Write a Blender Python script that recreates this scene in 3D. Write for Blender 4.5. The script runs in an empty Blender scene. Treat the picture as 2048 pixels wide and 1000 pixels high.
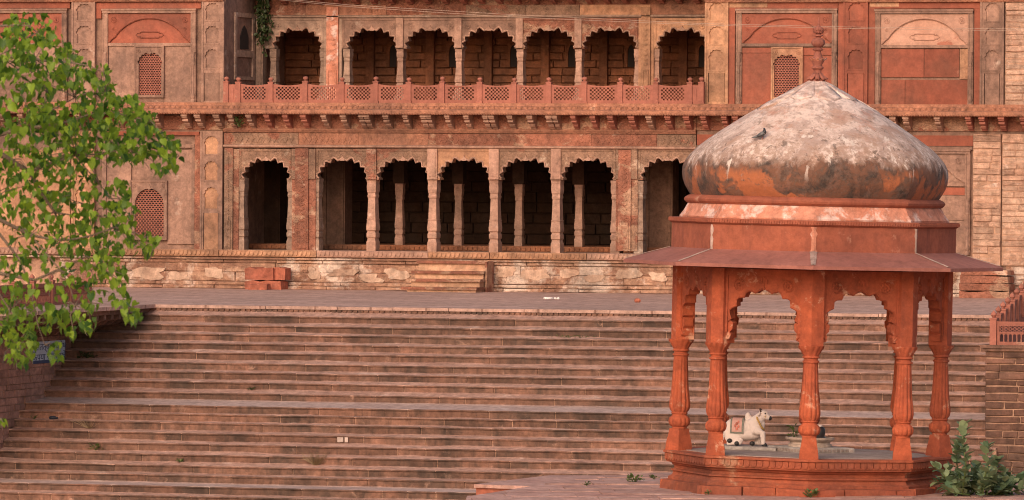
import bpy, bmesh, math, random
from mathutils import Vector, Matrix, Euler, noise as mnoise
random.seed(11)
PI = math.pi
scn = bpy.context.scene
COL = scn.collection

# ------------------------------------------------------------------ camera
F, CX, CY = 12000.0, 1024.0, 500.0          # focal length and centre in photo pixels (2048 wide)
YAW, PITCH, ROLL = math.radians(16.5), math.atan(160/F), 0.006
fwd = Vector((-math.sin(YAW)*math.cos(PITCH), math.cos(YAW)*math.cos(PITCH), -math.sin(PITCH)))
right0 = Vector((math.cos(YAW), math.sin(YAW), 0))
up0 = right0.cross(fwd)
right = right0*math.cos(ROLL) + up0*math.sin(ROLL)
up = up0*math.cos(ROLL) - right0*math.sin(ROLL)
CAM = -(right*((900-CX)/F*200) - up*((582-CY)/F*200) + fwd*200)
cd = bpy.data.cameras.new('camera')
cd.sensor_width = 36; cd.lens = F/2048*36
cd.clip_start = 1; cd.clip_end = 2000
cd.dof.use_dof = True; cd.dof.focus_distance = 150; cd.dof.aperture_fstop = 11
cam = bpy.data.objects.new('camera', cd); COL.objects.link(cam)
m = Matrix.Identity(4)
for i in range(3):
    m[i][0], m[i][1], m[i][2], m[i][3] = right[i], up[i], -fwd[i], CAM[i]
cam.matrix_world = m
scn.camera = cam

# ------------------------------------------------------------------ sky, sun, exposure
SUN_EL, SUN_AZ = math.radians(28), math.radians(5)     # azimuth: how far left of straight in front of the facade
sun_dir = Vector((-math.sin(SUN_AZ)*math.cos(SUN_EL), -math.cos(SUN_AZ)*math.cos(SUN_EL), math.sin(SUN_EL)))
w = bpy.data.worlds.new('World'); scn.world = w; w.use_nodes = True
wt = w.node_tree; bg = wt.nodes['Background']
sky = wt.nodes.new('ShaderNodeTexSky'); sky.sky_type = 'NISHITA'; sky.sun_disc = False
sky.sun_elevation = SUN_EL; sky.sun_rotation = math.atan2(sun_dir.x, sun_dir.y)
sky.air_density = 1.0; sky.dust_density = 3.0; sky.ozone_density = 1.0
tint = wt.nodes.new('ShaderNodeMix'); tint.data_type = 'RGBA'; tint.blend_type = 'MULTIPLY'; tint.inputs[0].default_value = 1
tint.inputs[7].default_value = (1.0, .86, .77, 1)      # dusty evening air
wt.links.new(sky.outputs[0], tint.inputs[6]); wt.links.new(tint.outputs[2], bg.inputs[0]); bg.inputs[1].default_value = 0.15
sl = bpy.data.lights.new('sun', 'SUN'); sl.energy = 1.05; sl.angle = math.radians(38); sl.color = (1.0, 0.86, 0.71)
sun = bpy.data.objects.new('sun', sl); COL.objects.link(sun)
sun.rotation_euler = sun_dir.to_track_quat('Z', 'Y').to_euler()
vs = scn.view_settings
vs.view_transform = 'Standard'; vs.look = 'None'; vs.gamma = 1; vs.use_curve_mapping = False; vs.exposure = 0.38
scn.cycles.max_bounces = 6; scn.cycles.diffuse_bounces = 3; scn.cycles.glossy_bounces = 1
scn.cycles.use_adaptive_sampling = False
scn.cycles.filter_width = 1.05
try: scn.cycles.use_denoising = True; scn.cycles.denoiser = 'OPENIMAGEDENOISE'; scn.cycles.denoising_input_passes = 'RGB_ALBEDO_NORMAL'; scn.cycles.denoising_prefilter = 'ACCURATE'
except Exception: pass

# ------------------------------------------------------------------ measuring: photo pixels to places
def ray(px, py): return right*((px-CX)/F) - up*((py-CY)/F) + fwd
def onY(px, py, Y=0.0):
    d = ray(px, py); return CAM + d*((Y-CAM.y)/d.y)
def onZ(px, py, Z):
    d = ray(px, py); return CAM + d*((Z-CAM.z)/d.z)
def onX(px, py, X):
    d = ray(px, py); return CAM + d*((X-CAM.x)/d.x)
def atD(px, py, D): return CAM + ray(px, py)*D
def R(x0, y0, x1, y1, Y=0.0):
    xm, ym = (x0+x1)/2, (y0+y1)/2
    return onY(x0, ym, Y).x, onY(x1, ym, Y).x, onY(xm, y1, Y).z, onY(xm, y0, Y).z
def FX(px, py=300, Y=0.0): return onY(px, py, Y).x
def FZ(py, px=900, Y=0.0): return onY(px, py, Y).z

# ------------------------------------------------------------------ mesh helpers
class MB:
    def __init__(s): s.v = []; s.f = []; s.mi = []; s.cur = 0
    def add(s, vs_, fs):
        o = len(s.v); s.v += [tuple(p) for p in vs_]
        for f in fs: s.f.append(tuple(i+o for i in f)); s.mi.append(s.cur)
        return s
    def box(s, x0, x1, y0, y1, z0, z1):
        return s.add([(x0,y0,z0),(x1,y0,z0),(x1,y1,z0),(x0,y1,z0),(x0,y0,z1),(x1,y0,z1),(x1,y1,z1),(x0,y1,z1)],
              [(0,1,5,4),(1,2,6,5),(2,3,7,6),(3,0,4,7),(4,5,6,7),(3,2,1,0)])
    def prism(s, poly, y0, y1, back=True):          # outline in x,z pushed from y0 to y1
        n = len(poly)
        fs = [tuple(range(n))] + ([tuple(range(2*n-1, n-1, -1))] if back else [])
        fs += [(i, i+n, (i+1) % n + n, (i+1) % n) for i in range(n)]
        return s.add([(x, y0, z) for x, z in poly] + [(x, y1, z) for x, z in poly], fs)
    def lathe(s, prof, n=16, c=(0,0,0), ph=0.0, flute=None, cap=True):
        vs_ = []
        for r, z in prof:
            for k in range(n):
                a = ph + 2*PI*k/n
                rr = r if flute is None else r*(1 + flute(a, z))
                vs_.append((c[0]+rr*math.sin(a), c[1]-rr*math.cos(a), c[2]+z))
        fs = []
        for j in range(len(prof)-1):
            for k in range(n):
                k2 = (k+1) % n
                fs.append((j*n+k, j*n+k2, (j+1)*n+k2, (j+1)*n+k))
        if cap:
            fs.append(tuple(range(n-1, -1, -1))); fs.append(tuple((len(prof)-1)*n+k for k in range(n)))
        return s.add(vs_, fs)
    def loft(s, secs, c=(0,0)):                     # rectangular sections (half x, half y, z)
        vs_ = []
        for hx, hy, z in secs:
            vs_ += [(c[0]-hx,c[1]-hy,z),(c[0]+hx,c[1]-hy,z),(c[0]+hx,c[1]+hy,z),(c[0]-hx,c[1]+hy,z)]
        fs = [(3,2,1,0)]
        for j in range(len(secs)-1):
            for k in range(4): fs.append((j*4+k, j*4+(k+1) % 4, j*4+4+(k+1) % 4, j*4+4+k))
        e = (len(secs)-1)*4; fs.append((e,e+1,e+2,e+3))
        return s.add(vs_, fs)
    def tube(s, pts, rad, n=6):
        vs_ = []; pts = [Vector(p) for p in pts]
        for i, p in enumerate(pts):
            t = (pts[min(i+1, len(pts)-1)] - pts[max(i-1, 0)]).normalized()
            a = t.orthogonal().normalized() if abs(t.z) > .9 else t.cross(Vector((0,0,1))).normalized()
            b = t.cross(a); r = rad[i] if isinstance(rad, (list, tuple)) else rad
            for k in range(n): vs_.append(p + (a*math.cos(2*PI*k/n) + b*math.sin(2*PI*k/n))*r)
        fs = [(j*n+k, j*n+(k+1) % n, (j+1)*n+(k+1) % n, (j+1)*n+k) for j in range(len(pts)-1) for k in range(n)]
        fs += [tuple(range(n-1, -1, -1)), tuple((len(pts)-1)*n+k for k in range(n))]
        return s.add(vs_, fs)
    def ball(s, c, r, nu=12, nv=8, rot=None):
        c = Vector(c); r = Vector(r) if hasattr(r, '__len__') else Vector((r,r,r)); vs_ = []; fs = []
        for j in range(nv+1):
            th = PI*j/nv
            for k in range(nu):
                p = Vector((r.x*math.sin(th)*math.cos(2*PI*k/nu), r.y*math.sin(th)*math.sin(2*PI*k/nu), r.z*math.cos(th)))
                if rot is not None: p = rot @ p
                vs_.append(c+p)
        for j in range(nv):
            for k in range(nu): fs.append((j*nu+k, (j+1)*nu+k, (j+1)*nu+(k+1) % nu, j*nu+(k+1) % nu))
        return s.add(vs_, fs)
    def xform(s, M, start=0):
        for i in range(start, len(s.v)): s.v[i] = tuple(M @ Vector(s.v[i]))
        return s
    def mesh(s, name, mat, smooth=False):
        me = bpy.data.meshes.new(name); me.from_pydata(s.v, [], s.f)
        bm = bmesh.new(); bm.from_mesh(me)
        bmesh.ops.remove_doubles(bm, verts=bm.verts, dist=1e-5)
        bmesh.ops.recalc_face_normals(bm, faces=bm.faces)
        bm.to_mesh(me); bm.free()
        mats = mat if isinstance(mat, (list, tuple)) else [mat]
        for mm in mats: me.materials.append(mm)
        if len(mats) > 1 and len(me.polygons) == len(s.mi):
            for p, i in zip(me.polygons, s.mi): p.material_index = i
        if smooth:
            for p in me.polygons: p.use_smooth = True
            if smooth != 'all':
                try: me.set_sharp_from_angle(angle=math.radians(smooth if smooth is not True else 40))
                except Exception: pass
        return me
    def build(s, name, mat, parent=None, smooth=False):
        return link(name, s.mesh(name, mat, smooth), parent)

def link(name, data, parent=None):
    o = bpy.data.objects.new(name, data); COL.objects.link(o)
    if parent: o.parent = parent
    return o
def tag(o, label=None, cat=None, group=None, kind=None):
    if label: o['label'] = label
    if cat: o['category'] = cat
    if group: o['group'] = group
    if kind: o['kind'] = kind
    return o
def thing(name, label, cat, loc=(0,0,0), group=None):
    o = link(name, None); o.location = loc; o.empty_display_size = .2
    return tag(o, label, cat, group)

# ------------------------------------------------------------------ materials
def srgb(r, g, b):
    return tuple(((c/255)/12.92 if c/255 <= .04045 else ((c/255+.055)/1.055)**2.4) for c in (r, g, b)) + (1,)
def stone(name, base, dark, light=None, d_amt=.6, l_amt=.0, scale=1.0, streak=.35, rnd=.18, bump=.35, carve=0.0,
          extra=None, e_amt=0.0, bed=0.0, grime=.45, ls=1.3, mid=.42, pit=.5, joints=False, rough=.9, grain=.25, local=False, bd=.03):
    mt = bpy.data.materials.new(name); mt.use_nodes = True; nt = mt.node_tree; N = nt.nodes; L = nt.links
    bs = N['Principled BSDF']; bs.inputs['Roughness'].default_value = rough
    try: bs.inputs['Specular IOR Level'].default_value = .25
    except Exception: pass
    if local:
        tc = N.new('ShaderNodeTexCoord'); pos = tc.outputs['Object']
    else:
        g = N.new('ShaderNodeNewGeometry'); pos = g.outputs['Position']
    oi = N.new('ShaderNodeObjectInfo')
    def nz(sc, det, rg=.6, vec=None, dist=0):
        n = N.new('ShaderNodeTexNoise'); n.inputs['Scale'].default_value = sc; n.inputs['Detail'].default_value = det
        n.inputs['Roughness'].default_value = rg; n.inputs['Distortion'].default_value = dist
        L.new(vec or pos, n.inputs['Vector']); return n.outputs['Fac']
    def ramp(fac, a, b):
        r = N.new('ShaderNodeMapRange'); r.inputs['From Min'].default_value = a; r.inputs['From Max'].default_value = b
        L.new(fac, r.inputs['Value']); return r.outputs['Result']
    def mix(fac, a, b, mode='MIX'):
        x = N.new('ShaderNodeMix'); x.data_type = 'RGBA'; x.blend_type = mode
        if isinstance(fac, float): x.inputs[0].default_value = fac
        else: L.new(fac, x.inputs[0])
        for sock, v in ((x.inputs[6], a), (x.inputs[7], b)):
            if isinstance(v, tuple): sock.default_value = v
            else: L.new(v, sock)
        return x.outputs[2]
    def math_(op, a, b):
        x = N.new('ShaderNodeMath'); x.operation = op
        for sock, v in ((x.inputs[0], a), (x.inputs[1], b)):
            if isinstance(v, (int, float)): sock.default_value = v
            else: L.new(v, sock)
        return x.outputs[0]
    def stretch(v):
        mp = N.new('ShaderNodeMapping'); mp.inputs['Scale'].default_value = v; L.new(pos, mp.inputs['Vector']); return mp.outputs[0]
    n1 = nz(.7*scale, 7, .62)
    c = mix(math_('MULTIPLY', ramp(n1, .42, .64), d_amt), base, dark)
    if extra is not None and e_amt > 0:
        n4 = nz(.55*scale, 6, .65, vec=stretch((1, 1, 1.7)), dist=.4)
        c = mix(math_('MULTIPLY', ramp(n4, .60-e_amt*.25, .64-e_amt*.25), .9), c, extra)
    if streak > 0:
        n3 = nz(1.6*scale, 5, .6, vec=stretch((2.6, 2.6, .3)))
        c = mix(math_('MULTIPLY', ramp(n3, .5, .72), streak), c, dark)
    if bed > 0:
        n6 = nz(1.5, 4, .6, vec=stretch((.5, .5, 9)))
        c = mix(math_('MULTIPLY', ramp(n6, .48, .68), bed), c, dark)
    if light is not None and l_amt > 0:
        n2 = nz(ls*scale, 9, .68, dist=.3)
        c = mix(math_('MULTIPLY', ramp(n2, .66-l_amt*.3, .74-l_amt*.3), .85), c, light)
    if grime > 0:
        n7 = nz(.33, 9, .72, vec=stretch((1, 1, .8)), dist=.5)
        c = mix(math_('MULTIPLY', ramp(n7, .47, .66), grime), c, (.085,.06,.047,1))
    if joints:
        bt = N.new('ShaderNodeTexBrick'); L.new(pos, bt.inputs['Vector']); bt.inputs['Scale'].default_value = 1.0
        bt.inputs['Brick Width'].default_value = 1.7; bt.inputs['Row Height'].default_value = 1.1; bt.inputs['Mortar Size'].default_value = .035
        bt.inputs['Color1'].default_value = (1,1,1,1); bt.inputs['Color2'].default_value = (.72,.72,.72,1); bt.inputs['Mortar'].default_value = (.35,.3,.28,1)
        c = mix(.75, c, bt.outputs['Color'], 'MULTIPLY')
    nf = nz(16, 6, .7)
    nm = nz(4.2, 8, .74, dist=.25)
    if pit > 0:                                     # dark pits and cracks
        pv = nz(7.5, 7, .78, vec=stretch((1, 1, 1.9)), dist=.8)
        c = mix(math_('MULTIPLY', ramp(pv, .57, .66), pit), c, dark)
    v = math_('MULTIPLY', math_('ADD', math_('MULTIPLY', nf, 2*grain), 1-grain), math_('ADD', math_('MULTIPLY', ramp(nm, .3, .7), 2*mid), 1-mid))
    v = math_('MULTIPLY', v,
              math_('ADD', math_('MULTIPLY', oi.outputs['Random'], 2*rnd), 1-rnd))
    hsv = N.new('ShaderNodeHueSaturation'); L.new(c, hsv.inputs['Color']); L.new(v, hsv.inputs['Value'])
    L.new(hsv.outputs[0], bs.inputs['Base Color'])
    bp = N.new('ShaderNodeBump'); bp.inputs['Strength'].default_value = bump; bp.inputs['Distance'].default_value = bd
    h = math_('ADD', math_('MULTIPLY', nm, 1.6), math_('MULTIPLY', nf, .5))
    if carve > 0:
        vo = N.new('ShaderNodeTexVoronoi'); vo.feature = 'SMOOTH_F1'; vo.inputs['Scale'].default_value = 8.0
        L.new(pos, vo.inputs['Vector'])
        wv = N.new('ShaderNodeMath'); wv.operation = 'SINE'; L.new(math_('MULTIPLY', vo.outputs['Distance'], 22.0), wv.inputs[0])
        h = math_('ADD', h, math_('MULTIPLY', wv.outputs[0], carve))
    L.new(h, bp.inputs['Height']); L.new(bp.outputs[0], bs.inputs['Normal'])
    return mt
def plain(name, col, rough=.7, var=.15, sc=8.0, trans=0.0):
    mt = bpy.data.materials.new(name); mt.use_nodes = True; N = mt.node_tree.nodes; L = mt.node_tree.links
    bs = N['Principled BSDF']; bs.inputs['Roughness'].default_value = rough
    g = N.new('ShaderNodeNewGeometry'); oi = N.new('ShaderNodeObjectInfo')
    n = N.new('ShaderNodeTexNoise'); n.inputs['Scale'].default_value = sc; n.inputs['Detail'].default_value = 4
    L.new(g.outputs['Position'], n.inputs['Vector'])
    a = N.new('ShaderNodeMath'); a.operation = 'ADD'; L.new(n.outputs['Fac'], a.inputs[0]); L.new(oi.outputs['Random'], a.inputs[1])
    mr = N.new('ShaderNodeMapRange'); mr.inputs['From Min'].default_value = .3; mr.inputs['From Max'].default_value = 1.7
    mr.inputs['To Min'].default_value = 1-var*1.6; mr.inputs['To Max'].default_value = 1+var*1.6; L.new(a.outputs[0], mr.inputs['Value'])
    h = N.new('ShaderNodeHueSaturation'); h.inputs['Color'].default_value = col; L.new(mr.outputs[0], h.inputs['Value'])
    L.new(h.outputs[0], bs.inputs['Base Color'])
    if trans > 0:
        tr = N.new('ShaderNodeBsdfTranslucent'); L.new(h.outputs[0], tr.inputs['Color'])
        mx = N.new('ShaderNodeMixShader'); mx.inputs[0].default_value = trans
        L.new(bs.outputs[0], mx.inputs[1]); L.new(tr.outputs[0], mx.inputs[2])
        L.new(mx.outputs[0], N['Material Output'].inputs['Surface'])
    return mt

DK = (.11,.065,.05,1); WH = (.62,.47,.39,1)
M_ = dict(
 tan   = stone('tan sandstone', (.325,.19,.14,1), (.19,.115,.09,1), (.47,.345,.28,1), d_amt=.85, l_amt=.14, streak=.45, bump=.3),
 tan2  = stone('ochre sandstone', (.46,.25,.15,1), (.34,.16,.1,1), (.55,.36,.25,1), l_amt=.1, streak=.2, bump=.25),
 red   = stone('red sandstone panel', (.32,.10,.062,1), (.22,.07,.048,1), (.47,.22,.15,1), l_amt=.05, streak=.35, bump=.2, d_amt=.6, grain=.15, mid=.25, pit=.25),
 redtan= stone('worn red sandstone', (.32,.125,.08,1), (.19,.085,.06,1), (.5,.35,.27,1), l_amt=.25, extra=(.42,.25,.17,1), e_amt=.3, bump=.5, carve=.5),
 corn  = stone('cornice sandstone', (.38,.17,.105,1), (.23,.105,.075,1), (.50,.32,.23,1), l_amt=.12, streak=.4, bump=.5, carve=.35),
 carved= stone('carved weathered sandstone', (.30,.175,.12,1), (.17,.105,.075,1), (.52,.38,.29,1), l_amt=.22, extra=(.30,.12,.08,1), e_amt=.15, carve=.4, bump=.6, streak=.4),
 grey  = stone('grey weathered sandstone', (.37,.245,.185,1), (.24,.155,.12,1), (.56,.44,.37,1), l_amt=.28, streak=.5, bump=.5),
 col   = stone('pale column sandstone', (.42,.25,.185,1), (.31,.17,.13,1), (.54,.38,.31,1), l_amt=.15, streak=.25, rnd=.12),
 inner = stone('red-brown interior sandstone', (.26,.10,.05,1), (.08,.032,.018,1), (.34,.16,.09,1), l_amt=.1, streak=.5, bump=.8),  # red-brown stone, mottled and streaked darker
 ashlar= stone('pink ashlar', (.58,.38,.28,1), (.40,.21,.145,1), (.68,.53,.45,1), l_amt=.25, streak=.2, rnd=.2, bump=1.0, bed=.7, grime=.2, bd=.07),
 mortar= stone('mortar', (.42,.25,.17,1), (.3,.17,.12,1), None, bump=.5),
 plinth= stone('plinth sandstone with peeling plaster', (.50,.30,.205,1), (.27,.13,.085,1), (.70,.55,.46,1), d_amt=.8, l_amt=.5, grime=.4, ls=.5, extra=(.30,.16,.11,1), e_amt=.4, bump=1.0, streak=.4, bed=.6, rnd=.12, scale=1.3, bd=.06),
 step  = stone('dark step sandstone', (.225,.115,.08,1), (.06,.043,.035,1), (.36,.215,.16,1), d_amt=.85, l_amt=.16, streak=.7, rnd=.2, bump=.6, scale=1.3),
 dust  = stone('dusty tread', (.46,.275,.215,1), (.33,.18,.135,1), (.55,.385,.315,1), l_amt=.25, streak=0, bump=.6, rnd=.08, grime=.15),
 land  = stone('landing slabs', (.47,.33,.285,1), (.36,.235,.2,1), (.54,.42,.37,1), l_amt=.2, streak=0, bump=.3, rnd=.08, grime=.15),
 terr  = stone('terrace paving', joints=True, base= (.50,.32,.26,1), dark=(.39,.235,.19,1), light=(.58,.41,.35,1), l_amt=.2, streak=0, bump=.3, rnd=.1, grime=.15),
 pave  = stone('platform paving', (.48,.285,.235,1), (.37,.18,.14,1), (.54,.39,.35,1), l_amt=.25, streak=0, bump=.35, rnd=.14, grime=.15),
 brick = stone('dark wall stone', (.17,.085,.06,1), (.075,.05,.04,1), (.3,.16,.11,1), l_amt=.1, streak=.4, rnd=.3, bump=.7),
 brickl= stone('brown wall stone', (.38,.20,.15,1), (.22,.12,.09,1), (.5,.32,.25,1), l_amt=.15, streak=.35, rnd=.22, bump=.7),
 kred  = stone('pavilion red sandstone', (.41,.096,.043,1), (.24,.06,.035,1), (.55,.30,.2,1), l_amt=.25, ls=2.6, streak=.55, rnd=.08, bump=.4, d_amt=.75, grain=.25, mid=.3, pit=.45, grime=.15),
 kband = stone('pavilion parapet sandstone', (.36,.108,.062,1), (.22,.07,.048,1), (.52,.26,.18,1), l_amt=.08, ls=2.0, streak=.7, rnd=.06, bump=.25, grain=.2, mid=.25, pit=.3, grime=.15),
 eave  = stone('pavilion eave slab', (.345,.135,.105,1), (.24,.09,.072,1), (.46,.27,.22,1), l_amt=.1, streak=0, rnd=.05, bump=.3, mid=.2, pit=.3, grime=.15),
 kbase = stone('pavilion plinth sandstone', (.40,.105,.05,1), (.22,.06,.038,1), (.52,.3,.19,1), l_amt=.22, ls=1.0, streak=.4, rnd=.1, bump=.6, mid=.3),
 kwhite= stone('whitewashed moulding', (.5,.22,.15,1), (.42,.14,.08,1), (.62,.46,.41,1), l_amt=.5, streak=.3, bump=.4, scale=1.4, grime=.15),
 fin   = stone('finial stone', (.33,.12,.085,1), (.25,.09,.07,1), (.5,.36,.33,1), l_amt=.15, streak=.2, bump=.3, grime=.15),
 block = stone('fresh red block', (.40,.13,.08,1), (.31,.1,.065,1), (.46,.2,.14,1), l_amt=.05, streak=.15, rnd=.12, bump=.5),
 rail  = stone('railing sandstone', (.37,.14,.10,1), (.26,.10,.075,1), (.5,.3,.22,1), l_amt=.1, streak=.3, mid=.22, pit=.2, rnd=.1, bump=.2, grime=.15),
 slab  = stone('grey floor slab', (.34,.265,.235,1), (.25,.19,.17,1), (.43,.35,.32,1), l_amt=.2, streak=0, rnd=.05, bump=.3, grime=.15),
 pinkt = stone('pale pink worn panel', (.47,.27,.2,1), (.38,.19,.13,1), (.55,.37,.29,1), l_amt=.12, extra=(.33,.12,.08,1), e_amt=.1, streak=.2, mid=.2, pit=.15, grime=.1),
 estep = stone('worn tan step', (.54,.32,.21,1), (.42,.22,.14,1), (.62,.45,.36,1), l_amt=.3, grime=.35, streak=.2, mid=.42, pit=.45),
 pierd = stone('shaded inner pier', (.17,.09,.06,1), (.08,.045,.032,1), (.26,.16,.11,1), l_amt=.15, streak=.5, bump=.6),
 inner_shade  = stone('black interior with painted shade', (.045,.02,.012,1), (.02,.012,.008,1), None, streak=.3, bump=.5),  # deep interior shade put into a near-black base colour
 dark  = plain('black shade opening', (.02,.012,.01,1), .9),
)

# ------------------------------------------------------------------ arch outlines
def cusps(x0, x1, zs, za, n=9, sag=.5, seg=5, pw=.9):
    """points of a many-lobed arch from the left springing to the right springing"""
    xm, a, h = (x0+x1)/2, (x1-x0)/2, za-zs
    smooth_ = n == 1
    if smooth_: n, sag, seg, h, pw = 24, 0, 1, h/.93, 1.0
    cp = []
    for i in range(n+1):
        t = PI*i/n
        cx = -math.cos(t); sz = math.sin(t)
        cp.append((xm + a*math.copysign(abs(cx)**pw, cx), zs + h*.93*sz**pw))
    out = []
    for i in range(n):
        (ax, az), (bx, bz) = cp[i], cp[i+1]
        dx, dz = bx-ax, bz-az; nx, nzv = -dz, dx           # outward = up for a left-to-right chord
        mid = i == n//2
        for k in range(seg):
            u = k/seg; s = math.sin(PI*u)*sag
            if k == 0: s = 0
            px, pz = ax+dx*u+nx*s, az+dz*u+nzv*s
            if mid and not smooth_: pz = az + h*.10*(1-abs(2*u-1))**.8
            out.append((px, pz))
    out.append(cp[-1])
    return out
def arch_plate(mb, x0, x1, zb, zt, ox0, ox1, zs, za, y0, y1, n=9, sag=.42, seg=5, pw=.9):
    arc = cusps(ox0, ox1, zs, za, n, sag, seg, pw)
    lo = [(x0, zb), (ox0, zb)] if ox0 > x0+1e-4 else [(x0, zb)]
    hi = [(ox1, zb), (x1, zb)] if ox1 < x1-1e-4 else [(x1, zb)]
    if zb >= zs-1e-4: poly = [(x0, zb)] + arc + [(x1, zb)] if ox0 > x0+1e-4 else arc
    else: poly = lo + arc + hi
    poly = poly + [(x1, zt), (x0, zt)]
    mb.prism(poly, y0, y1)
    return arc
def rosette(mb, x, z, y, r):
    for k in range(8):
        a = 2*PI*k/8
        mb.ball((x+math.cos(a)*r*.62, y, z+math.sin(a)*r*.62), (r*.3, r*.16, r*.3), 6, 4)
    mb.ball((x, y, z), (r*.26, r*.3, r*.26), 6, 4)
    n = 16; ring = [(x+math.cos(2*PI*k/n)*r, y, z+math.sin(2*PI*k/n)*r) for k in range(n+1)]
    mb.tube(ring, r*.09, 4)

exec_parts = []
# ================================================================== the setting: ground, terrace, flight of steps
Z0 = 0.0
YE = onZ(900, 617.5, 0.0).y                      # front edge of the terrace
g = MB(); g.add([(-400,-400,-8.2),(400,-400,-8.2),(400,400,-8.2),(-400,400,-8.2)], [(0,1,2,3)])
tag(g.build('ground', M_['terr']), kind='structure')
tb = MB(); tb.box(FX(-1500), FX(3300), YE+.3, 12, -1.5, 0.0)
terrace = tag(tb.build('terrace', M_['terr']), kind='structure')
# coping stones along the terrace edge, carved lip under them
XL = onY(168, 660, YE-.6).x
XR = onY(1992, 640, YE-.6).x + 1.2
def zat(y, Y): return onY(900, y, Y).z
zl = zat(627.5, YE)
x = XL-3
while x < XR+4:
    L = random.uniform(1.6, 2.6)
    mb = MB(); mb.box(x+.01, x+L-.01, YE-.07, YE+.32, -.075, .012+random.uniform(0,.01))
    mb.build('coping_stone', M_['terr'], terrace); x += L
mb = MB(); mb.box(XL-3, XR+4, YE, YE+.3, zl-.3, -.076)
mb.build('terrace_lip', M_['step'], terrace)
mb = MB(); p = .165; k = 0; x = XL-2
while x < XR+2:
    r = p*.46*random.uniform(.85,1.05)
    mb.prism([(x+r*math.cos(PI+PI*i/6), -.085+1.55*r*math.sin(PI+PI*i/6)) for i in range(7)], YE-.05, YE+.02); x += p
tag(mb.build('leaf_carving', M_['step'], terrace), kind='stuff')

steps = tag(link('stone_steps', None), kind='structure'); steps.location = (XL, YE, 0)
ys = [636.7,656.5,674.5,693.4,712.3,733,752,772,794,820,837,855,876,898,919.5,942,961.5,984,1004,1025,1046]
def slope_strip(x0, x1, yb, zb, yf, zf, nm, mat, wob):
    mb = MB(); n = int((x1-x0)/.3); vs_ = []
    for i in range(n+1):
        xx = x0+(x1-x0)*i/n
        wb = wob*(mnoise.noise((xx*.7, yb*3, 1.3))+.6*mnoise.noise((xx*2.9, yb*3, 7.7)))
        wf = .012*mnoise.noise((xx*1.7, yf*3, 4.1))
        vs_ += [(xx, yb+.02, zb+wb), (xx, yb-.07, zb-.025+wb*.6), (xx, (yb+yf)/2, (zb*.45+zf*.55)+wb*.15), (xx, yf-.015, zf+wf), (xx, yf-.015, zf-.03)]
    fs = [(5*i+j, 5*i+j+1, 5*i+5+j+1, 5*i+5+j) for i in range(n) for j in range(4)]
    mb.add(vs_, fs)
    o = mb.build(nm, mat, steps, smooth=True); o.location = -steps.location
    return o
prevY, prev_b = YE, zl
Yc = YE
rowinfo = []
for i, y in enumerate(ys):
    t = .42 if i not in (9, 17) else 1.6
    Yc = Yc - t
    zt = zat(y, Yc); zb = zat(y + (13.2 if i < 9 else 14.6), Yc)
    slope_strip(XL-.1, XR+.1, prevY, prev_b, Yc, zt, 'tread', M_['land'] if i in (9, 17) else M_['dust'], .03 if i not in (9,17) else .01)
    x = XL - random.uniform(0, 1.4)
    while x < XR:
        L = random.uniform(1.8, 3.1) if random.random() < .82 else random.uniform(.7, 1.4)
        xa, xb = max(x, XL)+.013, min(x+L, XR)-.013
        x += L
        if xb-xa < .15: continue
        mb = MB(); n = max(3, int((xb-xa)/.22)); vs_ = []; dy = random.uniform(-.012, .012); sl_ = random.uniform(-.008,.008)
        for q in range(n+1):
            u = q/n; xx = xa+(xb-xa)*u
            e = .010*mnoise.noise((xx*3.1, i*5.7, 2.2))-.006*(1 if q in (0,n) else 0)
            j = .012*mnoise.noise((xx*2.3, i*3.3, 9.2))
            vs_ += [(xx, Yc+.16, zt-.012), (xx, Yc-.02+j+dy, zt+e+sl_*u), (xx, Yc-.036+j+dy, zt-.016+e+sl_*u), (xx, Yc-.034+j+dy, zt-.04+e+sl_*u), (xx, Yc+.006+dy, zt-.052+e), (xx, Yc+.0+dy+j*.5, (zt+zb)/2), (xx, Yc+.006+dy, zb-.10)]
        fs = [(7*q+a, 7*q+a+1, 7*q+7+a+1, 7*q+7+a) for q in range(n) for a in range(6)]
        fs += [(0,1,2,3,4,5,6), tuple(7*n+a for a in (6,5,4,3,2,1,0))]
        mb.add(vs_, fs)
        o = mb.build('step_stone', M_['step'], steps); o.location = -steps.location
    # mortar bed seen in the joints
    mb = MB(); mb.box(XL-.1, XR+.1, Yc+.024, Yc+.2, zb-.12, zt-.02)
    o = mb.build('mortar_bed', M_['mortar'], steps); o.location = -steps.location
    rowinfo.append((Yc, zt, zb))
    prevY, prev_b = Yc, zb
YBOT = Yc
mb = MB(); mb.box(XL-.1, XR+.1, Yc-.02, YE, -8.3, prev_b-.08)
o = mb.build('footing', M_['step'], steps); o.location = -steps.location

# ================================================================== the palace
PAL = thing('palace', 'long two storey red sandstone palace with scalloped arcades and carved balcony', 'palace', (FX(900), 0, 0))
class P_:                                          # parent helper: palace children keep world coordinates
    pass
def part(mb, name, mat, smooth=False, parent=None):
    o = mb.build(name, mat, parent or PAL, smooth)
    if parent is None: o.location = -PAL.location
    return o
def shared(name, me, parent=None):
    o = link(name, me, parent or PAL)
    if parent is None: o.location = -PAL.location
    return o
def plate(name, mat, px, y0, y1=.12, jit=0):
    x0, x1, z0, z1 = R(*px)
    mb = MB(); mb.box(x0, x1, y0, y1, z0, z1); return part(mb, name, mat)
def extrude_x(mb, prof, x0, x1):                    # profile in (y,z)
    n = len(prof)
    mb.add([(x0, y, z) for y, z in prof] + [(x1, y, z) for y, z in prof],
           [tuple(range(n)), tuple(range(2*n-1, n-1, -1))] + [(i, (i+1) % n, (i+1) % n+n, i+n) for i in range(n)])
YL = 3.2
XA, XB = FX(448, 350), FX(1411, 100)               # loggia recess between the two wings
XB2 = FX(1392, 400)                                 # end of the lower arcade
XW, XE = FX(-420), FX(2330)
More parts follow.
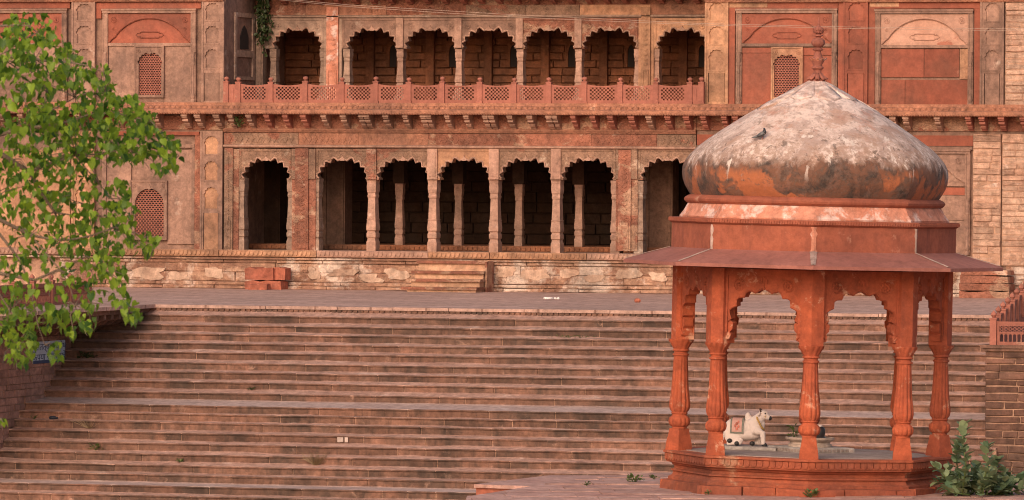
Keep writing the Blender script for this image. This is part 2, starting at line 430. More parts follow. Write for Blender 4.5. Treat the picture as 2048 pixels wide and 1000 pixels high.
ZT = FZ(-70)
zc = FZ(206.5); zs_ = FZ(230)
# wings
for q in ((XW, XA, 0, ZT), (XB2+.002, XE, 0, zs_), (XB, XE, zs_+.002, ZT)):
    mb = MB(); mb.box(q[0], q[1], .06, YL+3.6, q[2], q[3]); part(mb, 'wall', M_['tan'])
# ---- upper wing: blind panels
def wmat(k): return M_[k]
def jali(px0, px1, py0, py1, Y, rows=24, cols=9):
    x0, x1, z0, z1 = R(px0, py0, px1, py1, 0)
    mb = MB(); h = (z1-z0)/rows; wd = (x1-x0)/cols
    for r in range(rows+1):
        mb.box(x0, x1, Y, Y+.035, z0+h*r-h*.19, z0+h*r+h*.19)
    for r in range(rows):
        for c in range(cols+1):
            xx = x0+wd*(c + (.5 if r % 2 else 0))
            if xx > x1: continue
            mb.box(max(x0, xx-wd*.15), min(x1, xx+wd*.15), Y+.003, Y+.033, z0+h*r+h*.19, z0+h*(r+1)-h*.19)
    return mb
def window(fr, op, ys_, ya, frmat, n=9):
    x0, x1, z0, z1 = R(*fr); o0, o1, oz0, oz1 = R(*op)
    xm = (fr[0]+fr[2])/2
    zs2, za2 = onY(xm, ys_, 0).z, onY(xm, ya, 0).z
    mb = MB()
    arch_plate(mb, x0, x1, oz0, z1, o0, o1, zs2, za2, -.085, .05, n=n, sag=.42 if n > 1 else 0, seg=5 if n > 1 else 24)
    mb.box(x0, x1, -.085, .05, z0, oz0)
    w_ = (x1-x0); 
    for zz in (z1,):
        mb.box(x0-.03, x1+.03, -.115, .04, zz-.03, zz+.02)
    mb.box(x0-.03, x0+.03, -.115, .04, z0, z1-.031); mb.box(x1-.03, x1+.03, -.115, .04, z0, z1-.031)
    rosette(mb, x0+.12, z1-.16, -.09, .07); rosette(mb, x1-.12, z1-.16, -.09, .07)
    mb.prism([((o0+o1)/2-.07, za2+.0), ((o0+o1)/2, za2-.05), ((o0+o1)/2+.07, za2), ((o0+o1)/2, za2+.14)], -.115, -.05)
    f = part(mb, 'window_frame', frmat)
    j = jali(op[0], op[2], ya, op[3], -.01)
    part(j, 'stone_screen', M_['rail'], parent=f)
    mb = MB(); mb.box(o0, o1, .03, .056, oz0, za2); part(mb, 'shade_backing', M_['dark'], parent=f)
    return f
def blind_panel(x0, x1, yt, ytb, yb, tym, low, frame, win=None, joints=None, ycol=100, arc_y=None, tymback=None):
    fr = 11
    mb = MB()
    a, b, c, d = R(x0-fr, yt-9, x1+fr, yt-1); mb.box(a, b, -.10, .05, c, d)
    mb.box(a-.02, b+.02, -.13, .05, d-.05, d+.01)
    for (q0, q1) in ((x0-fr, x0), (x1, x1+fr)):
        a, b, c, d = R(q0, yt-.8, q1, yb); mb.box(a, b, -.06, .05, c, d)
        mb.box(a+.02, a+.05, -.085, .0, c, d); mb.box(b-.05, b-.02, -.085, .0, c, d)
    pn = part(mb, 'panel_frame', frame)
    for q in (x0-fr/2, x1+fr/2):                    # slim engaged colonnettes
        zt2, zb2 = onY(q, ycol, 0).z, onY(q, yb, 0).z; H = zt2-zb2; xc = FX(q, (ycol+yb)/2)
        pr = [(.075,0),(.08,.05*H),(.055,.07*H),(.085,.12*H),(.06,.17*H),(.045,.2*H),(.05,.5*H),(.045,.72*H),(.07,.75*H),(.05,.78*H),(.08,.85*H),(.055,.9*H),(.09,1*H)]
        mb = MB(); mb.lathe(pr, 10, (xc, -.08, zb2)); part(mb, 'colonnette', frame, smooth=True, parent=pn)
    # tympanum with a raised blind arch
    a, b, c, d = R(x0, yt, x1, ytb)
    mb = MB(); mb.box(a, b, .02, .058, c, d); part(mb, 'tympanum', tymback or tym)
    mb = MB(); ay = arc_y or (yt+9)
    zs2, za2 = c+.02, onY((x0+x1)/2, ay, 0).z
    n = 40; W = b-a; arc = []
    for i in range(n+1):
        u = -1+2*i/n
        z = zs2 + (za2-zs2)*(1-abs(u)**2.2)
        if .78 < abs(u) < .92: z -= .05*math.sin((abs(u)-.78)/.14*PI)
        arc.append(((a+b)/2+u*W/2*.985, z))
    mb.prism([(a, c)] + arc + [(b, c), (b, d), (a, d)], -.03, .03)
    mb.tube([(p[0], -.03, p[1]) for p in arc], .028, 5)
    rosette(mb, a+.2, d-.22, -.035, .1); rosette(mb, b-.2, d-.22, -.035, .1)
    rosette(mb, a+.2, d-.52, -.035, .05); rosette(mb, b-.2, d-.52, -.035, .05)
    part(mb, 'blind_arch', tym)
    mb = MB(); xm = (a+b)/2; zz = onY((x0+x1)/2, ytb-16, 0).z
    pts = [(-.42,.06),(-.34,.06),(-.34,.1),(.34,.1),(.34,.06),(.42,.06),(.5,0),(.42,-.06),(.34,-.06),(.34,-.1),(-.34,-.1),(-.34,-.06),(-.42,-.06),(-.5,0),(-.42,.06)]
    mb.tube([(xm+q[0], .015, zz+q[1]) for q in pts], .022, 4); part(mb, 'cartouche', tym)
    # the wall below, in large fitted slabs
    a, b, c, d = R(x0, ytb, x1, ytb+6); mb = MB(); mb.box(a, b, -.05, .05, c, d); part(mb, 'string_course', frame)
    for q in joints:
        a, b, c, d = R(*q[:4]); mb = MB(); mb.box(a+.008, b-.008, -.0+random.uniform(-.008,.008), .057, c+.008, d-.008)
        part(mb, 'wall_slab', M_[q[4]] if len(q) > 4 else low)
def pilaster(x0, x1, nx0, nx1, niches, plainr, ytop, ybot, mat, nmat):
    a, b, zb, zt = R(x0, ytop, x1, ybot); n0 = FX(nx0, (ytop+ybot)/2); n1 = FX(nx1, (ytop+ybot)/2); xm = (x0+x1)/2
    Z = lambda y: onY(xm, y, 0).z
    mb = MB(); mb.box(a, n0, -.10, .05, zb, zt); mb.box(n1, b, -.10, .05, zb, zt)
    mb.box(a-.015, a+.05, -.125, .0, zb, zt); mb.box(b-.05, b+.015, -.125, .0, zb, zt)
    prev = ytop; e = .0
    for (yt, yb) in niches:
        zz = Z(yb); zp = Z(prev); hgt = Z(yt)-zz
        arch_plate(mb, n0, n1, zz, zp, n0+.045, n1-.045, zz+hgt*.52, Z(yt), -.099, .04, n=7, sag=.36)
        prev = yb
        mb.box(n0+.002, n1-.002, -.11, .03, zz-.05, zz-.002); prev = yb+.9
    mb.box(n0, n1, -.099, .04, Z(plainr[0]), Z(prev)); mb.box(n0, n1, -.099, .04, zb, Z(plainr[1]))
    pl = part(mb, 'pilaster', mat)
    for (yt, yb) in niches:
        mb = MB(); mb.box(n0, n1, -.045, .04, Z(yb), Z(yt)+.02); part(mb, 'niche_panel', nmat, parent=pl)
    mb = MB(); mb.box(n0+.02, n1-.02, -.085, .04, Z(plainr[1]), Z(plainr[0])); part(mb, 'pilaster_panel', nmat, parent=pl)
    return pl
# left of the loggia, upper storey
plate('red_band', M_['red'], (-300, 5, 140, 17), -.02); plate('red_band', M_['red'], (193, 5, 402, 17), -.02)
plate('red_band', M_['red'], (193, 17.3, 203, 37), -.02)
blind_panel(217, 382, 27, 86, 205, M_['red'], M_['tan'], M_['tan'],
            joints=[(217,92,272,205),(328,92,382,205),(272,195,328,205)], ycol=104)
window((272, 93, 328, 195), (279, 103, 324, 190), 128, 106, M_['tan'])
blind_panel(-50, 124, 27, 86, 205, M_['red'], M_['tan'], M_['tan'], joints=[(-50,92,40,205),(40,92,124,150),(40,150,124,205)], ycol=104)
blind_panel(-300, -130, 27, 86, 205, M_['red'], M_['tan'], M_['tan'], joints=[(-300,92,-130,205)], ycol=104)
pilaster(146, 191, 153, 187, [(8,40),(52,86),(98,134)], (146,205), 3, 205, M_['tan'], M_['tan'])
pilaster(-110, -65, -103, -69, [(8,40),(52,86),(98,134)], (146,205), 3, 205, M_['tan'], M_['tan'])
pilaster(406, 449, 411, 441, [(6,40),(52,86),(98,136)], (146,202), 3, 206, M_['tan'], M_['tan'])
# right of the loggia, upper storey
pilaster(1412, 1457, 1418, 1451, [(6,40),(53,88),(99,140)], (146,204), 3, 208, M_['tan2'], M_['tan2'])
plate('red_strip', M_['red'], (1457.5, 5, 1470, 209), -.03)
plate('red_band', M_['red'], (1470.3, 5, 1676, 17), -.02); plate('ochre_patch', M_['tan2'], (1458, 5, 1535, 15), -.032)
blind_panel(1484, 1664, 27, 87, 211, M_['red'], M_['red'], M_['tan'],
            joints=[(1484,95,1545,106),(1484,106,1545,211),(1606,95,1664,111),(1606,111,1664,211),(1545,200,1606,211)], ycol=104)
window((1545, 95, 1605, 200), (1549, 104, 1599, 194), 132, 110, M_['tan2'])
pilaster(1688, 1736, 1696, 1730, [(6,40),(53,86),(99,138)], (147,208), 3, 211, M_['red'], M_['red'])
plate('red_strip', M_['red'], (1676.5, 5, 1687.5, 211), -.03)
plate('red_band', M_['red'], (1738, 5, 1960, 17), -.02); plate('ochre_patch', M_['tan2'], (1740, 5, 1798, 13.5), -.032)
blind_panel(1762, 1936, 28, 90, 213, M_['pinkt'], M_['red'], M_['tan'],
            joints=[(1762,97,1848,155),(1848.2,97,1919,155),(1762,159,1810,213),(1810.2,159,1936,213),(1919,97,1936,159,'tan2')], ycol=104)
plate('red_strip', M_['red'], (1948.5, 17, 1960, 213), -.03)
plate('red_strip', M_['red'], (1737, 17, 1750, 213), -.03)
pilaster(1962, 2008, 1970, 2001, [(6,42),(55,88),(100,140)], (147,210), 3, 214, M_['tan'], M_['tan'])
# top moulding over the wings
for (a, b) in ((-420, 449), (1412, 2330)):
    x0, x1 = FX(a, 2), FX(b, 2); z = FZ(4, (a+b)/2)
    mb = MB(); extrude_x(mb, [(.06, z-.02), (-.14, z), (-.2, z+.1), (-.2, z+.2), (.06, z+.3)], x0, x1); part(mb, 'cornice', M_['corn'])
# rough pink masonry at the far right, upper and lower: every stone its own piece
def masonry(nm, px, Y0, rows, lmin, lmax, mat, jit=.02, backing=True, seam=.018, parent=None, bmat=None):
    x0, x1, z0, z1 = R(*px)
    if parent is None:
        mb = MB(); mb.box(x0, x1, Y0+.03, Y0+.2, z0, z1); parent = part(mb, nm, bmat or M_['mortar'])
    h = (z1-z0)/rows
    zz = z0
    for r in range(rows):
        hh = h*random.uniform(.8, 1.2) if r < rows-1 else z1-zz
        hh = min(hh, z1-zz)
        if hh < .05: break
        x = x0
        while x < x1-.05:
            L = random.uniform(lmin, lmax)
            if x+L > x1-.2: L = x1-x
            stone_piece(x+seam/2, min(x+L, x1)-seam/2, Y0+random.uniform(-jit, jit), Y0+.15, zz+seam/2, zz+hh-seam/2, mat, parent)
            x += L
        zz += hh
    return parent
def stone_piece(x0, x1, y0, y1, z0, z1, mat, parent, name='stone'):
    b = min(.02, (z1-z0)*.15); j = lambda s=.012: random.uniform(-s, s)
    ch = [(x0+j(), z0+j()), (x1+j(), z0+j()), (x1+j(), z1+j()), (x0+j(), z1+j())]
    xm = (x0+x1)/2+j(.1*(x1-x0)); v = []
    pol = [(x0+j(),z0+j()),(xm,z0+j()),(x1+j(),z0+j()),(x1+j(),z1+j()),(xm,z1+j()),(x0+j(),z1+j())]
    cx, cz = (x0+x1)/2, (z0+z1)/2
    inn = [(p[0]+(b if p[0] < cx-.01 else -b if p[0] > cx+.01 else 0), p[1]+(b if p[1] < cz else -b)) for p in pol]
    mb = MB()
    mb.add([(p[0], y0+.022, p[1]) for p in pol] + [(p[0], y0+j(.01), p[1]) for p in inn] + [(p[0], y1, p[1]) for p in pol],
           [(6,7,10,11), (7,8,9,10)] + [(i, (i+1) % 6, (i+1) % 6+6, i+6) for i in range(6)] + [(i+12, (i+1) % 6+12, (i+1) % 6, i) for i in range(6)])
    return mb.build(name, mat, parent)
masonry('rubble_wall', (2011, 4, 2160, 213), -.06, 17, .5, 1.1, M_['ashlar'], .03)

# ---- cornice between the storeys with its carved edge and brackets
X0c, X1c = XW, XE
pr = [(.059, zc), (-.58, zc), (-.58, zc-.1), (-.66, zc-.12), (-.66, zc-.2), (-.78, zc-.24), (-.78, zs_+.03), (-.74, zs_), (.059, zs_)]
mb = MB(); extrude_x(mb, pr, X0c, X1c); cor = part(mb, 'cornice', M_['corn'])
mb = MB(); x = FX(-60); p = .19
while x < FX(2120):                                 # carved leaf tips
    mb.prism([(x, zc-.115), (x+p*.46, zc-.115), (x+p*.3, zc-.19), (x+p*.23, zc-.215), (x+p*.16, zc-.19)], -.69, -.64); x += p
x = FX(-60)
while x < FX(2120):
    mb.box(x, x+.045, -.80, -.775, zs_+.005, zs_+.06); x += .09
tag(part(mb, 'leaf_carving', M_['corn'], parent=cor), kind='stuff')
zb_ = FZ(257.5)
H = zs_-zb_
side = [(-.64, 1.0), (-.66, .86), (-.62, .70), (-.50, .64), (-.52, .55), (-.46, .42), (-.33, .36), (-.34, .27), (-.26, .13), (-.16, .09), (-.12, .0), (.05, -.03), (.05, 1.0)]
mb = MB(); wbk = .085
n = len(side)
mb.add([(-wbk, y, z*H) for y, z in side] + [(wbk, y, z*H) for y, z in side],
       [tuple(range(n)), tuple(range(2*n-1, n-1, -1))] + [(i, (i+1) % n, (i+1) % n+n, i+n) for i in range(n)])
mb.box(-wbk-.015, wbk+.015, -.69, -.60, .82*H, 1.0*H-.002); mb.box(-wbk-.012, wbk+.012, -.54, -.48, .5*H, .6*H)
bmesh_tan = mb.mesh('bracket', M_['col']); bmesh_red = bmesh_tan.copy(); bmesh_red.materials.clear(); bmesh_red.materials.append(M_['rail'])
bx_ = [-40,0,40,78,116,154,192,232,270,310,368,394,432,460,497,533,570,606,647,686,722,733,771,810,846,857,894,932,970,982,1019,1059,1097,1109,1146,1185,1220,1262,1297,1335,1372,1406,1448,1470,1510,1550,1590,1630,1670,1710,1750,1785,1811,1874,1936,1963,2002,2046,2090]
for q in bx_:
    red = (500 < q < 615) or (1140 < q < 1290) or (1310 < q < 1500) or q > 1930
    o = shared('bracket', bmesh_red if red else bmesh_tan)
    o.location = Vector((FX(q, 235, -.64), 0, zb_)) - PAL.location
    o.scale = (random.uniform(.9, 1.1), 1, 1)
# soffit wall between brackets
plate('bracket_wall', M_['redtan'], (449, 230.5, 1392, 258), -.02, .4)
plate('bracket_wall', M_['redtan'], (-300, 230.5, 448, 258), .0, .1); plate('bracket_wall', M_['redtan'], (1392.5, 233, 2200, 262), .0, .1)
# friezes of the lower storey
zf0, zf1, zf2, zf3 = FZ(258), FZ(267), FZ(291), FZ(297.5)
mb = MB(); extrude_x(mb, [(.4, zf0), (-.1, zf0), (-.13, zf0-.05), (-.08, zf1+.01), (.4, zf1)], XA, XB2); part(mb, 'moulding', M_['corn'])
x = XA
while x < XB2-.2:
    L = random.uniform(1.6, 3.4); L = min(L, XB2-x)
    mb = MB(); mb.box(x+.006, x+L-.006, -.04+random.uniform(-.008,.008), .4, zf2+.004, zf1-.004)
    q = x+.1
    while q < x+L-.18:                              # lozenge carving
        zm = (zf1+zf2)/2; hh = (zf1-zf2)*.36
        mb.prism([(q, zm), (q+.09, zm-hh), (q+.18, zm), (q+.09, zm+hh)], -.062, -.03); q += .2
    part(mb, 'frieze_panel', random.choice([M_['redtan'], M_['redtan'], M_['carved'], M_['corn']])); x += L
mb = MB(); extrude_x(mb, [(.4, zf2), (-.05, zf2), (-.12, zf2-.03), (-.12, zf2-.07), (-.05, zf3), (.4, zf3)], XA, XB2); part(mb, 'moulding', M_['col'])
# ---- lower arcade
zled = FZ(503.5)
ZC = FZ(359)
sec = [(9.0,504),(9.2,498),(9.2,486),(8.2,483),(7.8,480.5),(7.6,478.5),(9.0,476.5),(9.1,468.5),(7.9,466.5),(7.9,464),(9.3,462),(9.5,455),(8.6,445),(8.5,441.5),(9.0,441),(9.0,439.5),(8.1,439),(6.9,398),(7.7,396),(8.2,392.5),(7.6,391),(7.6,387),(8.4,385.5),(8.9,380),(9.0,373),(8.5,367),(8.9,365),(9.4,359)]
PXM = 1/60/math.cos(YAW)
def column_mesh(nm, mat, ztop, zbot, yt=359., yb=504., sx=1.0, dy=1.45):
    mb = MB(); ss = []
    for hw, y in sec:
        u = (yb-y)/(yb-yt); ss.append((hw*PXM*sx, hw*PXM*sx*dy, (ztop-zbot)*u))
    mb.loft(ss); return mb.mesh(nm, mat)
cme = column_mesh('column', M_['col'], ZC, zled)
cme2 = cme.copy(); cme2.materials.clear(); cme2.materials.append(M_['grey'])
YCOL = .24
def bay(x0, x1, o0, o1, mat, y0=0.0, apex=318, spring=357, top=297.5, Y=0.0, n=9, th=.42, nm='arch_panel', frame=True):
    a, b, zb, zt = R(x0, top, x1, spring+3, Y); o0x, o1x = FX(o0, 340 if Y == 0 else 80, Y), FX(o1, 340 if Y == 0 else 80, Y)
    xm = (x0+x1)/2; zs2, za2 = onY(xm, spring, Y).z, onY(xm, apex, Y).z
    mb = MB(); arch_plate(mb, a, b, zb, zt, o0x, o1x, zs2, za2, Y+y0, Y+y0+th, n=n, sag=.5, seg=7, pw=.94)
    if frame:
        mb.box(a+.03, b-.03, Y+y0-.035, Y+y0+.01, zt-.07, zt-.012)
        mb.box(a+.03, a+.075, Y+y0-.03, Y+y0+.01, zb+.05, zt-.072); mb.box(b-.075, b-.03, Y+y0-.03, Y+y0+.01, zb+.05, zt-.072)
    # rim following the lobes
    arc = cusps(o0x, o1x, zs2, za2, n, .5, 7, .94)
    if Y > 0:
        for sx in (-1, 1): rosette(mb, (o0x+o1x)/2+sx*(o1x-o0x)*.42, zt-.27, Y+y0-.004, .11)
    o = part(mb, nm, mat)
    mb = MB(); mb.tube([(p_[0], Y+y0-.008, p_[1]) for p_ in arc], .03, 5); part(mb, 'arch_rim', M_['col'], parent=o)
    xc = (o0x+o1x)/2
    mb = MB(); mb.prism([(xc-.10, za2-.04), (xc-.05, za2-.06), (xc+.05, za2-.06), (xc+.10, za2-.04), (xc+.07, za2+.02), (xc+.015, za2+.07), (xc, za2+.13), (xc-.015, za2+.07), (xc-.07, za2+.02)], Y+y0-.05, Y+y0+.05)
    part(mb, 'apex_bud', M_['col'], parent=o)
    return o
bays = [(478,584,488,578,'carved'),(632,746,638,732,'carved'),(746.3,867,758,855,'carved'),(867.3,990,880,977,'tan2'),(990.3,1114,1003,1101,'carved'),(1114.3,1232,1127,1226,'carved'),(1276,1392,1286,1384,'carved')]
for b_ in bays: bay(*b_[:4], M_[b_[4]])
for q, mtl in ((742,cme),(864,cme),(987,cme),(1111,cme),(479.5,cme2),(582,cme2),(629,cme2),(1230,cme),(1277,cme2),(1388,cme2)):
    o = shared('column', mtl); o.location = Vector((FX(q, 430, YCOL-.24), YCOL, zled)) - PAL.location
for q in (744, 866, 989, 1113):
    a, b, c, d = R(q-10, 297.6, q+9.5, 358.8); mb = MB(); mb.box(a, b, -.085, .5, c, d); mb.box(a+.05, b-.05, -.1, .3, c+.1, d-.12)
    part(mb, 'impost_block', random.choice([M_['carved'], M_['col']]))
for (q0, q1, d0, d1) in ((584.3,631.7,592,618), (1232.3,1275.7,1238,1263), (449,477.7,450.5,467)):
    a, b, c, d = R(q0, 297.6, q1, 502); mb = MB(); mb.box(a, b, -.02, .48, c, d); pr_ = part(mb, 'pier', M_['redtan'])
    a, b, c, d = R(d0, 270, d1, 502); mb = MB(); mb.box(a, b, -.10, -.01, c, zf3-.01)
    for yy in range(306, 434, 9):
        xa, xb, z0, z1 = R(d0+7, yy, d1-7, yy+7); mb.prism([((xa+xb)/2, z0), (xb, (z0+z1)/2), ((xa+xb)/2, z1), (xa, (z0+z1)/2)], -.125, -.09)
    xa, xb, z0, z1 = R(d0+4, 440, d1-4, 497)
    for bx in ((xa, xb, z1-.03, z1), (xa, xb, z0, z0+.03), (xa, xa+.03, z0+.031, z1-.031), (xb-.03, xb, z0+.031, z1-.031)): mb.box(bx[0], bx[1], -.125, -.09, bx[2], bx[3])
    for zz in range(3): mb.ball(((xa+xb)/2, -.10, z0+(z1-z0)*(.25+.25*zz)), (.09, .03, .1), 8, 5)
    part(mb, 'pier_ornament', M_['redtan'] if q0 > 500 else M_['carved'], parent=pr_)
    if q0 > 500:                                    # capital-level panels beside the piers
        for (s0, s1) in ((q0, d0-.5), (d1+.5, q1)):
            a, b, c, d = R(s0, 297.7, s1, 358); mb = MB(); mb.box(a, b, -.07, -.02, c, d); part(mb, 'impost_panel', M_['carved'], parent=pr_)
# inside the lower arcade
zin = FZ(503.6); zr = zin + .16
mb = MB(); mb.box(XA, XB2, -.1, 7.2, 0, zin); part(mb, 'arcade_floor', M_['tan'])
mb = MB(); mb.box(XA, XB2, 2.1, 7.2, zin+.002, zr+.02); x = XA
while x < XB2-.2: mb.box(x+.02, x+.14, 2.06, 2.12, zin+.03, zr-.03); x += .17
part(mb, 'inner_sill', M_['inner'])
mb = MB(); mb.box(XA, XB2, .5, 7.2, FZ(290), zc-.02); mb.box(XA, XB2, .0, .5, zf3+.003, zc-.021); part(mb, 'arcade_ceiling', M_['inner_shade'])
bw = masonry('back_wall', (330, 275, 1620, 500), 7.0, 1, 60, 60, M_['inner_shade'], bmat=M_['inner_shade'])
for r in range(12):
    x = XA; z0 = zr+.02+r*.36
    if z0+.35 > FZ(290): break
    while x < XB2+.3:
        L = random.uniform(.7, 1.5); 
        stone_piece(x+.015, x+L-.015, 6.9+random.uniform(-.02,.02), 7.05, z0+.012, z0+.348, M_['inner_shade'], bw); x += L
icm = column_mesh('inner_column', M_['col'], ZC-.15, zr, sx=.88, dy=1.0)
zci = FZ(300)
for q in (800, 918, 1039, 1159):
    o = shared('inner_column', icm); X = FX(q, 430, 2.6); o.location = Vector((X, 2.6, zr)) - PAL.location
    mb = MB(); mb.box(X-.2, X+.2, 2.4, 2.8, ZC-.15, zci+.3); part(mb, 'inner_impost', M_['inner_shade'])
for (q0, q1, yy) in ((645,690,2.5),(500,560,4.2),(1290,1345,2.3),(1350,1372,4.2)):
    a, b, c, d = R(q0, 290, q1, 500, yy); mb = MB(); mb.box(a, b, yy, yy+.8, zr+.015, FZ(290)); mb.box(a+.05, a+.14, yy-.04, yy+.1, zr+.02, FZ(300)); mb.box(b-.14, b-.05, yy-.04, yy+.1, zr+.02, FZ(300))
    part(mb, 'inner_pier', M_['pierd'] if q0 in (645, 1290) else M_['inner_shade'])
# ---- upper loggia
def RL(*a): return R(*a, YL)
zlt, zls = FZ(36, 900, YL), FZ(95, 900, YL)
zfl = zc - .01
mb = MB(); mb.box(XA+.002, XB-.002, -.5, YL+3.4, zs_+.02, zfl); part(mb, 'balcony_floor', M_['inner'])
lb = [(526,648,549,641,'grey'),(684,800,697,791,'tan'),(800.3,917,814,908,'tan'),(917.3,1039,927,1029,'tan'),(1039.3,1157,1050,1147,'redtan'),(1157.3,1277,1169,1271,'redtan'),(1308,1424,1317,1412,'tan2')]
for b_ in lb: bay(*b_[:4], M_[b_[4]], Y=YL, apex=58, spring=94, top=36, th=.4)
cmu = column_mesh('column', M_['col'], zls-.05, zfl+.3, sx=.78, dy=1.6)
cmu2 = cmu.copy(); cmu2.materials.clear(); cmu2.materials.append(M_['grey'])
for q, mt in ((799,cmu),(916,cmu),(1039,cmu),(1156,cmu),(545,cmu2),(645,cmu2),(692,cmu2),(1274,cmu),(1311,cmu)):
    o = shared('column', mt); X = FX(q, 130, YL); o.location = Vector((X, YL+.24, zfl+.3)) - PAL.location
    mb = MB(); mb.box(X-.2, X+.2, YL-.0, YL+.5, zfl, zfl+.3); part(mb, 'column_base', M_['col'])
for q in (800, 917, 1039.5, 1157):
    a, b, c, d = RL(q-7, 36.5, q+7, 95.5); mb = MB(); mb.box(a, b, YL-.07, YL+.45, c, d); part(mb, 'impost_block', M_['col'])
for (q0, q1, mt) in ((648.3, 683.7, 'grey'), (1277.3, 1307.7, 'tan2')):
    a, b, c, d = RL(q0, 10, q1, 200); mb = MB(); mb.box(a, b, YL-.02, YL+.5, zfl, d)
    pr_ = part(mb, 'pier', M_[mt]); a, b, c, d = RL(q0+6, 14, q1-6, 200); mb = MB(); mb.box(a, b, YL-.1, YL-.01, zfl, d)
    for yy in range(24, 128, 10):
        xa, xb, z0, z1 = RL(q0+11, yy, q1-11, yy+8); mb.prism([((xa+xb)/2, z0), (xb, (z0+z1)/2), ((xa+xb)/2, z1), (xa, (z0+z1)/2)], YL-.125, YL-.09)
    xa, xb, z0, z1 = RL(q0+9, 140, q1-9, 172)
    for bx in ((xa, xb, z1-.03, z1), (xa, xb, z0, z0+.03), (xa, xa+.03, z0+.031, z1-.031), (xb-.03, xb, z0+.031, z1-.031)): mb.box(bx[0], bx[1], YL-.125, YL-.09, bx[2], bx[3])
    part(mb, 'pier_ornament', M_['kwhite'] if mt == 'grey' else M_['tan2'], parent=pr_)
a, b, c, d = RL(500, 36, 526, 205); mb = MB(); mb.box(XA, b-.005, YL+.0, YL+.4, zfl, zlt); mb.box(b-.25, b-.06, YL-.06, YL+.1, zfl, zlt); part(mb, 'pier', M_['grey'])
# friezes and eave of the loggia
x = XA
zq0, zq1, zq2 = FZ(30, 900, YL), FZ(10, 900, YL), FZ(-14, 900, YL)
while x < XB-.1:
    L = min(random.uniform(1.5, 3.2), XB-x); mb = MB(); mb.box(x+.006, x+L-.006, YL-.03+random.uniform(-.01,.01), YL+.4, zq0+.003, zq1)
    q = x+.1
    while q < x+L-.25: rosette(mb, q+.1, (zq0+zq1)/2, YL-.03, .09); q += .27
    part(mb, 'frieze_panel', random.choice([M_['redtan'], M_['carved'], M_['tan2'], M_['corn']])); x += L
mb = MB(); extrude_x(mb, [(YL+.4, zlt), (YL-.04, zlt), (YL-.1, zlt+.04), (YL-.1, zlt+.08), (YL-.04, zq0), (YL+.4, zq0)], XA, XB); part(mb, 'moulding', M_['grey'])
mb = MB(); mb.box(XA, XB, YL-.02, YL+.4, zq1+.002, ZT-.01); part(mb, 'upper_wall', M_['redtan'])
mb = MB(); mb.add([(XA+.01,YL-1.5,zq2+.1),(XB-.01,YL-1.5,zq2+.1),(XB-.01,YL-.03,zq2+.5),(XA+.01,YL-.03,zq2+.5),(XA+.01,YL-1.5,zq2+.18),(XB-.01,YL-1.5,zq2+.18),(XB-.01,YL-.03,zq2+.62),(XA+.01,YL-.03,zq2+.62)],
       [(0,1,5,4),(1,2,6,5),(2,3,7,6),(3,0,4,7),(4,5,6,7),(3,2,1,0)]); part(mb, 'eave', M_['corn'])
q = 560
while q < 1400:
    o = shared('bracket', bmesh_red); o.location = Vector((FX(q, 5, YL-.64), YL-.03, zq1+.04)) - PAL.location; o.scale = (1,1.3,.95); q += 36
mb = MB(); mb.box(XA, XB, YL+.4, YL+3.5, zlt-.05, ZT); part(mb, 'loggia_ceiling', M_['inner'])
bw2 = masonry('back_wall', (390, 40, 1600, 205), YL+3.1, 1, 60, 60, M_['inner'], bmat=M_['inner_shade'])
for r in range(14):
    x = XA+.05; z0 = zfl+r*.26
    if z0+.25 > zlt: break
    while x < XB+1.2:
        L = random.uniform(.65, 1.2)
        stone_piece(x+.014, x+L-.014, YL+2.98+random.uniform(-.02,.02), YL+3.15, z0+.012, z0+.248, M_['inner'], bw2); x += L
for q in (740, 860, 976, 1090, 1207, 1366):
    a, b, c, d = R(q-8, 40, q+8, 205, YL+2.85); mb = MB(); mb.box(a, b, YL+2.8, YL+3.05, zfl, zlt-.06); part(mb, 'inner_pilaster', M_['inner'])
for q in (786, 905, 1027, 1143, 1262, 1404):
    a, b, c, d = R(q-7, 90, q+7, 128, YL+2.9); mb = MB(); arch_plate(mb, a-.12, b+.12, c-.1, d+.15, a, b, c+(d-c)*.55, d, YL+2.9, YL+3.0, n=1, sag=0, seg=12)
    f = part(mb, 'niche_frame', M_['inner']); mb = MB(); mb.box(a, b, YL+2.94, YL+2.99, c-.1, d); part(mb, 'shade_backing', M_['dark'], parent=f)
# niche and panel on the return wall that faces the loggia
def ret(px, y): return onX(px, y, XA)
mb = MB()
Y0, Y1 = ret(468, 100).y, ret(507, 100).y
za, zb2, zc2, zd = ret(488, 26).z, ret(488, 160).z, ret(488, 98).z, ret(488, 54).z
for (u0, u1, w0, w1) in ((Y0, Y0+.2, zb2, za), (Y1-.2, Y1, zb2, za), (Y0+.2, Y1-.2, za-.15, za), (Y0+.2, Y1-.2, zc2-.28, zc2-.05), (Y0+.2, Y1-.2, zb2, zb2+.12)):
    mb.box(XA-.02, XA+.05, u0, u1, w0, w1)
f = part(mb, 'niche_frame', M_['grey'])
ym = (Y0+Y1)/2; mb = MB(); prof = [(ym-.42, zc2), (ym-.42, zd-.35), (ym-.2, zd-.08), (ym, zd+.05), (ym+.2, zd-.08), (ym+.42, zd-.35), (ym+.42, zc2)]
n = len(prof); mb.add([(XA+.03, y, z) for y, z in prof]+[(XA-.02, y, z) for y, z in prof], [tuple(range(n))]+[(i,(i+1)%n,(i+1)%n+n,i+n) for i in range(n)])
part(mb, 'shade_backing', M_['dark'], parent=f)
